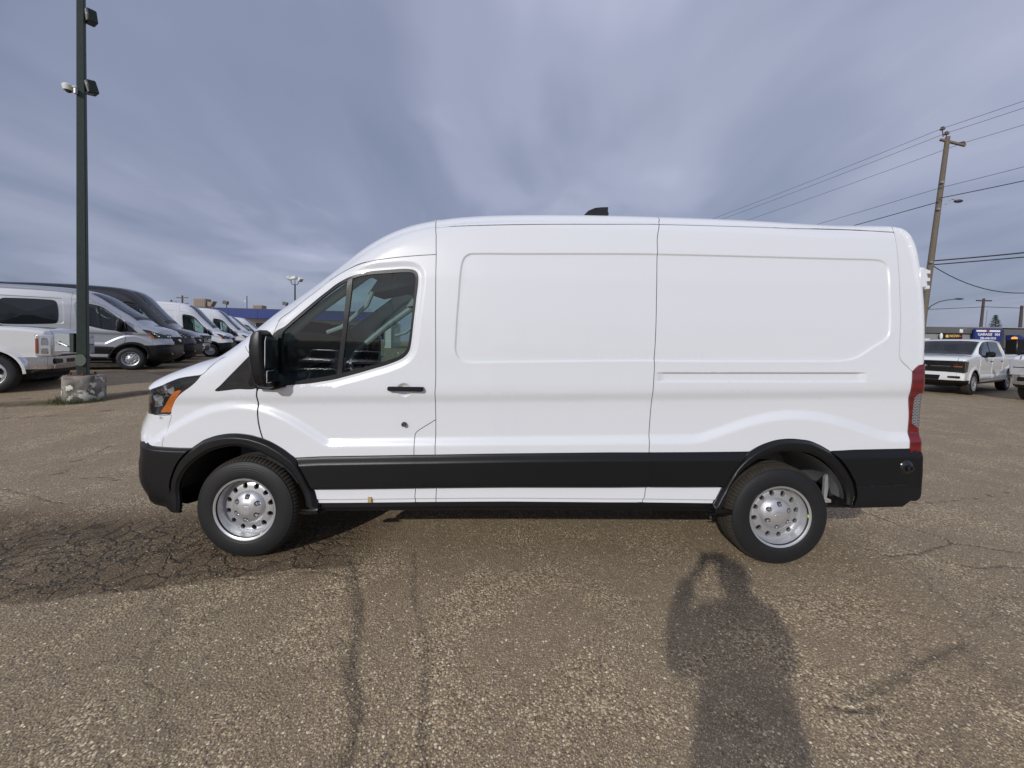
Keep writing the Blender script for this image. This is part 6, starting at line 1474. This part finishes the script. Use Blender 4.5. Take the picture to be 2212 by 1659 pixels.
roof_unit(-39.3, 49.0, zl_ + 5.15, 1.5, 1.15, 'tan rooftop unit with air hood at the left end of the blue roof'); roof_unit(-32.6, 50.4, zl_ + 5.05, 1.2, .62, 'smaller tan rooftop unit in the middle of the blue roof', False); 
def roof_flood(x, y, z, h_, label, s=.34):
    r = empty('floodlight', (x, y, z), label=label, cat='floodlight', group='floodlights on the building roofs')
    m = MB(); m.tube([(0, 0, 0), (0, 0, h_)], .05, 6); m.build('stand', 'steel_dark', r); m = MB(); m.box((-s, -.2, -s*.6), (s*.9, .2, s*.7), bev=.05, M=Matrix.Translation((-.1, 0, h_ + .2)) @ Matrix.Rotation(.25, 4, 'Y')); m.build('lamp_housing', 'fascia_grey', r)
roof_flood(-36.1, 49.0, zl_ + 5.03, .62, 'small floodlight standing on the blue roof edge'); roof_flood(-29.1, 50.6, zl_ + 5.03, .75, 'dark floodlight on a stand at the right end of the blue roof')
roof_flood(-45.9, 47.3, zl_ + 5.03, .95, 'square floodlight showing above the first tall white van', .32); roof_flood(-47.2, 47.1, zl_ + 5.03, 1.45, 'leftmost small floodlight just above the black van', .32)
mast = empty('antenna_mast', (-34.0, 49.9, zl_ + 5.0), label='thin antenna mast rising from the blue roof', cat='antenna'); m = MB(); m.tube([(0, 0, 0), (0, 0, 1.9)], .05, 6); m.build('mast', 'steel_dark', mast); m = MB(); m.box((-.3, -.05, 1.1), (-.1, .05, 1.3)); m.build('cap', 'camera_white', mast)
# triple-head light pole
tl = empty('light_pole', (-17.5, 32.0, zl_), label='tall light pole with three white floodlight heads left of the windshield', cat='light pole')
m = MB(); m.tube([(0, 0, 0), (0, 0, 6.05)], [.09, .06], 10); m.build('pole', 'pole_green', tl)
m = MB(); m.tube([(-.34, 0, 6.42), (-.34, 0, 6.2), (-.25, 0, 6.06), (0, 0, 6.0), (.25, 0, 6.06), (.32, 0, 6.2), (.32, 0, 6.38)], .03, 8); m.tube([(0, 0, 6.0), (0, 0, 6.4)], .03, 8); m.build('yoke', 'pole_green', tl)
for dx, dz, ry, rz, s in ((-.50, 6.58, .45, .5, .9), (-.06, 6.62, -.12, -.2, 1.0), (.50, 6.48, -.75, -.6, .85)):
    Mx = Matrix.Translation((dx, 0, dz)) @ Matrix.Rotation(rz, 4, 'Z') @ Matrix.Rotation(ry, 4, 'Y'); m = MB(); m.box((-.23*s, -.19, -.13), (.23*s, .19, .13), bev=.045, M=Mx); h_ = m.build('floodlight_head', 'camera_white', tl)
    m = MB(); m.box((-.18*s, -.14, -.145), (.18*s, .14, -.125), M=Mx); m.build('lamp_glass', 'lens_grey', h_)
# far wooden poles and a bare treetop behind the vans
for i, (x, y, h_, lb) in enumerate(((-61.5, 72, 9.2, 'far utility pole above the white vans, right of its pair'), (-64.5, 73, 8.4, 'far utility pole above the white vans, left of its pair'), (-84, 76, 9.0, 'short far pole top above the first tall white van'))):
    u, ul = utility_pole('utility_pole', x, y, zl_, h_, (0, 0, 1), .22, lb, group='far utility poles above the parked vans')
    for zz_ in (h_ - .5, h_ - 1.6): m = MB(); m.box((-1.1, -.08, zz_), (1.1, .08, zz_ + .16)); m.build('crossarm', 'wood_pole', u)

gb, LG = oriented('workshop_building', (50, 58), (112, 57), GZ, label='long flat grey workshop building with dark fascia across the road on the right', cat='building')
m = MB(); m.box((0, 0, 0), (LG, 20, 4.9)); m.build('wall', 'wall_grey', gb, smooth_=False)
panel_wall(gb, 'fascia', 0, 28.6, 4.1, 5.0, -.35, -.02, 'fascia_grey', 10, .02); panel_wall(gb, 'fascia', 28.7, LG, 1.9, 4.75, -.55, -.02, 'fascia_grey', 8, .02)
m = MB(); m.box((-.1, -.40, 5.02), (LG + .1, 20, 5.12)); m.build('roof_flashing', 'flashing', gb, smooth_=False)
dr = MB(); dr.box((14.6, -.10, 0), (17.8, -.03, 3.2)); d_ = dr.build('door', 'camera_white', gb, smooth_=False)
for z in (.6, 1.2, 1.8): p = MB(); p.box((14.65, -.115, z), (17.75, -.10, z + .04)); p.build('door_rail', 'wall_grey', d_, smooth_=False)
for x in (20.0, 26.5, 40.5, 47.0): p = MB(); p.box((x, -.1, .8), (x + 2.2, -.03, 2.4)); w_ = p.build('window', 'flashing', gb, smooth_=False); p = MB(); p.box((x + .1, -.14, .9), (x + 2.1, -.105, 2.3)); p.build('pane', 'window_dark', w_, smooth_=False)
def sign(x, z, w, h_, mat, label, lines, y=-.6, depth=.25):
    s = empty('sign', tuple(gb.matrix_world_ @ Vector((x, y, z))) if False else (50 + x*math.cos(gb.rotation_euler.z) - y*math.sin(gb.rotation_euler.z), 58 + x*math.sin(gb.rotation_euler.z) + y*math.cos(gb.rotation_euler.z), GZ + z), gb.rotation_euler.z, label=label, cat='sign')
    m = MB(); m.box((-w/2, 0, -h_/2), (w/2, depth, h_/2)); m.build('panel', mat, s, smooth_=False)
    for (t, dx, dz, sz, mt, sx) in lines:
        M = Matrix.Translation((dx, -.02, dz)) @ Matrix.Rotation(math.pi/2, 4, 'X') @ Matrix.Diagonal((sx, 1, 1, 1)); flat_text(t, sz, 'lettering', mt, s, M, .015)
    return s
sg = sign(25.8, 3.85, 4.1, 1.95, 'sign_blue', 'blue garage sign with white lettering on the grey building', [('GARAGE  104', 0.05, .08, .56, 'letter_white', 1.0), ('780-448-5522', -.05, -.50, .44, 'letter_white', 1.0)], y=-.95)
for (a, b) in ((-1.85, -.35), (.15, 1.75)): m = MB(); m.box((a, -.03, .50), (b, .0, .78)); m.build('lettering', 'letter_white', sg, smooth_=False)
m = MB(); m.prism([(-.30, .64), (-.10, .84), (.10, .64), (-.10, .46)], -.04, 0); m.build('leaf_mark', 'letter_red', sg, smooth_=False)
s2 = sign(20.8, 3.62, 2.8, .95, 'sign_black', 'black sign with yellow lettering above the pickup cab', [('NOW', .12, .0, .56, 'letter_yellow', 1.0)], y=-.65)
m = MB(); m.lathe([(-.03, .0), (-.03, .22), (.0, .24)], 24, c=(-.95, 0, -.02)); m.build('round_mark', 'letter_yellow', s2)
m = MB(); m.prism([(.75, -.12), (1.25, -.05), (1.25, .06), (.75, .15)], -.03, 0); m.build('swoosh_mark', 'letter_red', s2, smooth_=False)
wl = empty('wall_light', (50 + 22.3, 57.2, GZ + 4.45), label='cream box light fixed on the dark fascia left of the blue sign', cat='wall light'); m = MB(); m.box((-.25, 0, -.30), (.25, .3, .30), bev=.05); m.build('housing', 'camera_white', wl); m = MB(); m.box((.25, .0, .28), (.75, .1, .36)); m.build('bracket', 'flashing', wl)
wb = empty('wall_light', (50 + 19.1, 57.2, GZ + 3.6), label='pale drum lamp at the left end of the black sign', cat='wall light'); m = MB(); m.sphere((0, 0, 0), (.20, .2, .50), 14, 10); m.build('globe', 'camera_white', wb)
# small forecourt with blue canopy and red light strip at the right edge
cn = empty('canopy', (80.6, 56.0, GZ), label='small blue canopy with a red lit strip at the right end of the grey building', cat='canopy')
m = MB(); m.prism([(-1.7, 3.2), (1.6, 3.1), (1.6, 3.45), (-.2, 3.6), (-.8, 3.95), (-1.7, 3.9)], 0, 1.0); m.build('awning', 'sign_blue', cn, smooth_=False)
m = MB(); m.box((-.3, -.04, 2.95), (1.3, .06, 3.12), bev=.02); m.build('light_strip', 'neon_red', cn); m = MB(); m.box((-.4, .0, 2.7), (1.4, .3, 2.93)); m.build('shelf_board', 'sign_blue', cn, smooth_=False)
for x in (-1.4, 1.4): m = MB(); m.box((x-.12, .3, 0), (x+.12, .6, 3.15)); m.build('column', 'wall_grey', cn, smooth_=False)
# orange beacon on something dark standing behind the pickup
bc = empty('amber_beacon', (76.2, 53.5, GZ), label='lit orange beacon showing above the pickup roof at the right', cat='beacon lamp')
m = MB(); m.box((-.8, -.6, 0), (.6, .8, 3.22), bev=.1); m.build('cabinet', 'plastic_black', bc)
m = MB(); m.lathe([(3.22, .18), (3.24, .30), (3.42, .28), (3.52, .18), (3.55, 0)], 24, axis='z', c=(-.45, 0, 0)); m.build('beacon_lens', 'lamp_amber_lit', bc)

# buildings and trees behind the photographer, seen mirrored in the glass
yb = empty('restaurant_building', (-30, -78, GZ), label='low tan building with yellow band behind the photographer', cat='building')
m = MB(); m.box((-16, -10, 0), (16, 0, 4.6)); m.build('wall', 'wall_tan', yb, smooth_=False); m = MB(); m.box((-16.2, -10.2, 4.62), (16.2, .2, 5.3)); m.build('fascia', 'yellow_band', yb, smooth_=False)
for k in range(6): m = MB(); m.box((-14 + k*5, .02, .9), (-11 + k*5, .12, 2.9)); m.build('window', 'window_dark', yb, smooth_=False)
gw = empty('warehouse_building', (32, -85, GZ), label='long grey warehouse behind the photographer', cat='building'); m = MB(); m.box((-34, -12, 0), (44, 0, 5.2)); m.build('wall', 'wall_grey', gw, smooth_=False); m = MB(); m.box((-34.2, -12.2, 5.22), (44.2, .3, 5.6)); m.build('fascia', 'fascia_grey', gw, smooth_=False)

def spruce(name, x, y, z, H, R, label, seed, group=None, n=2600):
    r = np.random.default_rng(seed); root = empty(name, (x, y, z), label=label, cat='tree', group=group)
    m = MB(); m.tube([(0, 0, 0), (0, 0, H*.5), (0, 0, H*.97)], [H*.018, H*.012, .02], 8); m.build('trunk', 'bark', root)
    V = []; F = []
    nb = int(n / 22)
    for i in range(nb):
        t = (i + r.random()) / nb; h0 = H*(.06 + .93*t); a = i*2.399 + r.normal(0, .3); Lb = R*(1 - t)**.85*(.75 + .45*r.random()) + .10
        for j in range(22):
            u = r.random()**.7; rr = Lb*u; zz_ = h0 - rr*.30 + r.normal(0, .05*H*.05) + (u**3)*Lb*.10; sp = .10*Lb + .04
            px, py = rr*math.cos(a) + r.normal(0, sp), rr*math.sin(a) + r.normal(0, sp); s = .030*H*(.5 + r.random())*(1 - .5*t)
            b = a + r.normal(0, .7); dx, dy, dz_ = math.cos(b)*s, math.sin(b)*s, -s*.35 + r.normal(0, s*.3); q = r.normal(0, s*.30, 3); k = len(V)
            V += [(px, py, zz_), (px + dx*.5 - dy*.3 + q[0], py + dy*.5 + dx*.3 + q[1], zz_ + dz_*.4 + .3*q[2]), (px + dx, py + dy, zz_ + dz_), (px + dx*.5 + dy*.3, py + dy*.5 - dx*.3, zz_ + dz_*.5 - .2*s)]; F.append((k, k+1, k+2, k+3))
    m = MB(); m.add(V, F); m.build('crown', 'needles', root, smooth_=False, fixn=False); return root
spruce('spruce_tree', 97.5, 73, GZ, 8.6, 2.0, 'dark spruce tree above the roof of the grey building at the right', 3, n=4200)
for i, (x, y, h_, R_) in enumerate(((-4, -62, 10, 3.0), (-13, -66, 9, 2.8), (-19, -60, 10.5, 3.2), (4, -70, 12, 3.4), (16, -66, 10, 3), (-46, -62, 11, 3.2))):
    spruce('spruce_tree', x, y, GZ, h_, R_, 'spruce tree behind the photographer, %s' % ('beside the tan restaurant', 'left of the restaurant front', 'tallest beside the mirrored pole', 'the tallest of its row', 'in front of the warehouse', 'far left of the row')[i], 20 + i, group='spruces behind the photographer', n=2200)
u4, ul4 = utility_pole('utility_pole', -13.5, -47, GZ, 9.5, (.02, 0, 1), .22, 'utility pole with crossarms and transformers behind the photographer, mirrored in the door glass')
for zz_ in (9.0, 8.0): m = MB(); m.box((-1.3, -.08, zz_), (1.3, .08, zz_ + .18)); m.build('crossarm', 'wood_pole', u4)
for dx in (-.5, .55): m = MB(); m.lathe([(6.3, 0), (6.3, .26), (7.2, .26), (7.25, 0)], 16, axis='z', c=(dx, .3, 0)); m.build('transformer', 'steel_dark', u4)

def bush(name, x, y, z, sx, sz, label, seed, n=1500):
    r = np.random.default_rng(seed); root = empty(name, (x, y, z), label=label, cat='tree')
    m = MB(); m.tube([(0, 0, 0), (0, 0, sz*.6)], [.15, .08], 8); 
    for k in range(7): a = k*.9; m.tube([(0, 0, sz*.35), (math.cos(a)*sx*.4, math.sin(a)*sx*.3, sz*.62), (math.cos(a)*sx*.7, math.sin(a)*sx*.5, sz*.85)], [.06, .04, .02], 5)
    m.build('trunk', 'bark', root); V = []; F = []
    cl = r.normal(0, 1, (26, 3)) * (sx*.42, sx*.35, sz*.13) + (0, 0, sz*.78)
    for i in range(n):
        c = cl[r.integers(26)]; p = c + r.normal(0, 1, 3)*(.35, .35, .28); s = .11*(.5 + r.random()); d = r.normal(0, 1, (2, 3)); d /= np.linalg.norm(d, axis=1)[:, None]; k = len(V)
        V += [p, p + d[0]*s, p + d[0]*s*.6 + d[1]*s]; F.append((k, k+1, k+2))
    m = MB(); m.add(V, F); m.build('crown', 'autumn_leaves', root, smooth_=False, fixn=False)
bush('leafy_tree', -66, 67, zl_, 4.6, 6.6, 'brownish treetop showing above the white vans left of the blue building', 5, 2600)
bush('leafy_tree', -24, 62, zl_, 3.0, 6.0, 'brownish bush top behind the right end of the blue roof', 6, 1400)
# ================================================================ THE PHOTOGRAPHER (throws the shadow on the asphalt)
def skinned(name, verts, edges, mat, parent, sub=2):
    me = bpy.data.meshes.new(name); me.from_pydata([v[:3] for v in verts], edges, []); o = bpy.data.objects.new(name, me); COL.objects.link(o); o.parent = parent
    md = o.modifiers.new('skin', 'SKIN'); md.use_smooth_shade = True; sv = me.skin_vertices[0].data if me.skin_vertices else None
    if sv is None:
        bpy.context.view_layer.objects.active = o; me.skin_vertices
    for i, v in enumerate(verts): sv[i].radius = (v[3], v[4] if len(v) > 4 else v[3])
    sv[0].use_root = True
    ss = o.modifiers.new('subsurf', 'SUBSURF'); ss.levels = ss.render_levels = sub; me.materials.append(MATS[mat]); return o
def photographer():
    bx, by = 1.83, -3.10; root = empty('person', (bx, by, GZ), label='person in a dark jacket and jeans holding up a phone to photograph the van', cat='person')
    f = lambda x, y, z: (x - bx, y - by, z - GZ)
    # clothed body: one continuous surface (pelvis first)
    V = [(0, 0, .94, .18, .13), (0, .0, 1.06, .175, .13), (0, .0, 1.20, .185, .13), (0, .01, 1.34, .195, .125), (0, .015, 1.44, .13, .09), (0, .02, 1.50, .06, .06),
         (-.19, .01, 1.42, .080), (-.265, .03, 1.28, .078), (-.28, .09, 1.21, .074), (-.23, .23, 1.33, .064), (-.12, .36, 1.44, .050),
         (.19, .01, 1.42, .080), (.235, .03, 1.28, .072), (.245, .10, 1.21, .066), (.25, .23, 1.33, .058), (.16, .36, 1.44, .042),
         (-.10, .0, .86, .115), (-.12, .01, .50, .075), (-.13, .0, .10, .052), (.10, .0, .86, .115), (.12, .01, .50, .075), (.13, .0, .10, .052)]
    E_ = [(0, 1), (1, 2), (2, 3), (3, 4), (4, 5), (3, 6), (6, 7), (7, 8), (8, 9), (9, 10), (3, 11), (11, 12), (12, 13), (13, 14), (14, 15), (0, 16), (16, 17), (17, 18), (0, 19), (19, 20), (20, 21)]
    skinned('body', V, E_, 'jacket', root)
    # jacket skirt keeps the hips wide
    m = MB(); m.lathe([(.80, .225), (.84, .232), (1.0, .222), (1.2, .205), (1.30, .19)], 28, axis='z'); m.v = [(x, y*.68, z) for x, y, z in m.v]; m.build('jacket_hem', 'jacket', root)
    m = MB()
    for s in (-1, 1): m.tube([(s*.095, 0, .88), (s*.115, .01, .5), (s*.13, 0, .06)], [.118, .085, .066], 14)
    m.build('trousers', 'denim', root)
    for s in (-1, 1): m = MB(); m.sphere((s*.135, .05, .045), (.052, .145, .055), 16, 10); m.box((s*.135-.048, -.07, .0), (s*.135+.048, .18, .028), bev=.012); m.build('shoe', 'shoe', root)
    # head
    V = [(0, .03, 1.50, .055), (0, .035, 1.545, .062), (0, .05, 1.59, .075, .085), (0, .045, 1.64, .080, .095), (0, .035, 1.69, .062, .075)]
    hd = skinned('head', V, [(0, 1), (1, 2), (2, 3), (3, 4)], 'skin', root)
    m = MB(); m.prism([(.0, 1.60), (.0, 1.625), (.0, 1.60)], 0, 0) if False else m.sphere((0, .150, 1.605), (.014, .024, .026), 10, 8)
    for s in (-1, 1): m.sphere((s*.088, .04, 1.61), (.012, .022, .034), 10, 8)
    m.build('nose_and_ears', 'skin', hd)
    m = MB()
    for s in (-1, 1): m.sphere((s*.034, .132, 1.628), .012, 10, 8)
    m.build('eyes', 'hair', hd)
    m = MB(); m.sphere((0, .128, 1.568), (.026, .012, .007), 10, 6); m.build('mouth', 'letter_red', hd)
    m = MB(); m.sphere((0, .025, 1.655), (.098, .112, .088), 20, 14); m.build('hair', 'hair', hd)
    # phone, just behind the lens position
    ph = empty('phone', (CAM[0] + .035, CAM[1] - .018, CAM[2] - .02), label='black phone held up sideways in both hands of the photographer', cat='phone')
    m = MB(); m.box((-.075, -.004, -.036), (.075, .004, .036), bev=.003); m.build('case', 'phone_black', ph)
    # hands: palm plus five separate fingers each
    px, pz = CAM[0] + .035 - bx, CAM[2] - .02 - GZ; py = CAM[1] - .018 - by
    for s in (-1, 1):
        wx = -.12 if s < 0 else .16; wr = Vector((wx, .37, 1.44)); gx = px + s*.072; palm = Vector((gx + s*.022, py - .045, pz - .020))
        V = [(wr.x, wr.y, wr.z, .026), (palm.x, palm.y - .02, palm.z - .02, .030, .020), (palm.x, palm.y + .012, palm.z + .005, .030, .018)]; E_ = [(0, 1), (1, 2)]
        for k, (dz, ln) in enumerate(((.030, .9), (.012, 1.0), (-.006, .95), (-.022, .78))):
            b = len(V); V += [(palm.x + s*.004, palm.y + .025, palm.z + dz, .0095), (gx + s*.014, py + .010, pz + dz*.9, .0085), (gx - s*.006, py + .017*ln + .004, pz + dz*.85, .0078), (gx - s*.024*ln, py + .016, pz + dz*.8, .007)]; E_ += [(2, b), (b, b+1), (b+1, b+2), (b+2, b+3)]
        b = len(V); V += [(palm.x - s*.012, palm.y + .0, palm.z + .012, .011), (gx - s*.014, py - .020, pz + .008, .010), (gx - s*.034, py - .016, pz + .010, .0085)]; E_ += [(1, b), (b, b+1), (b+1, b+2)]
        skinned('hand', V, E_, 'skin', root, 1)
photographer()
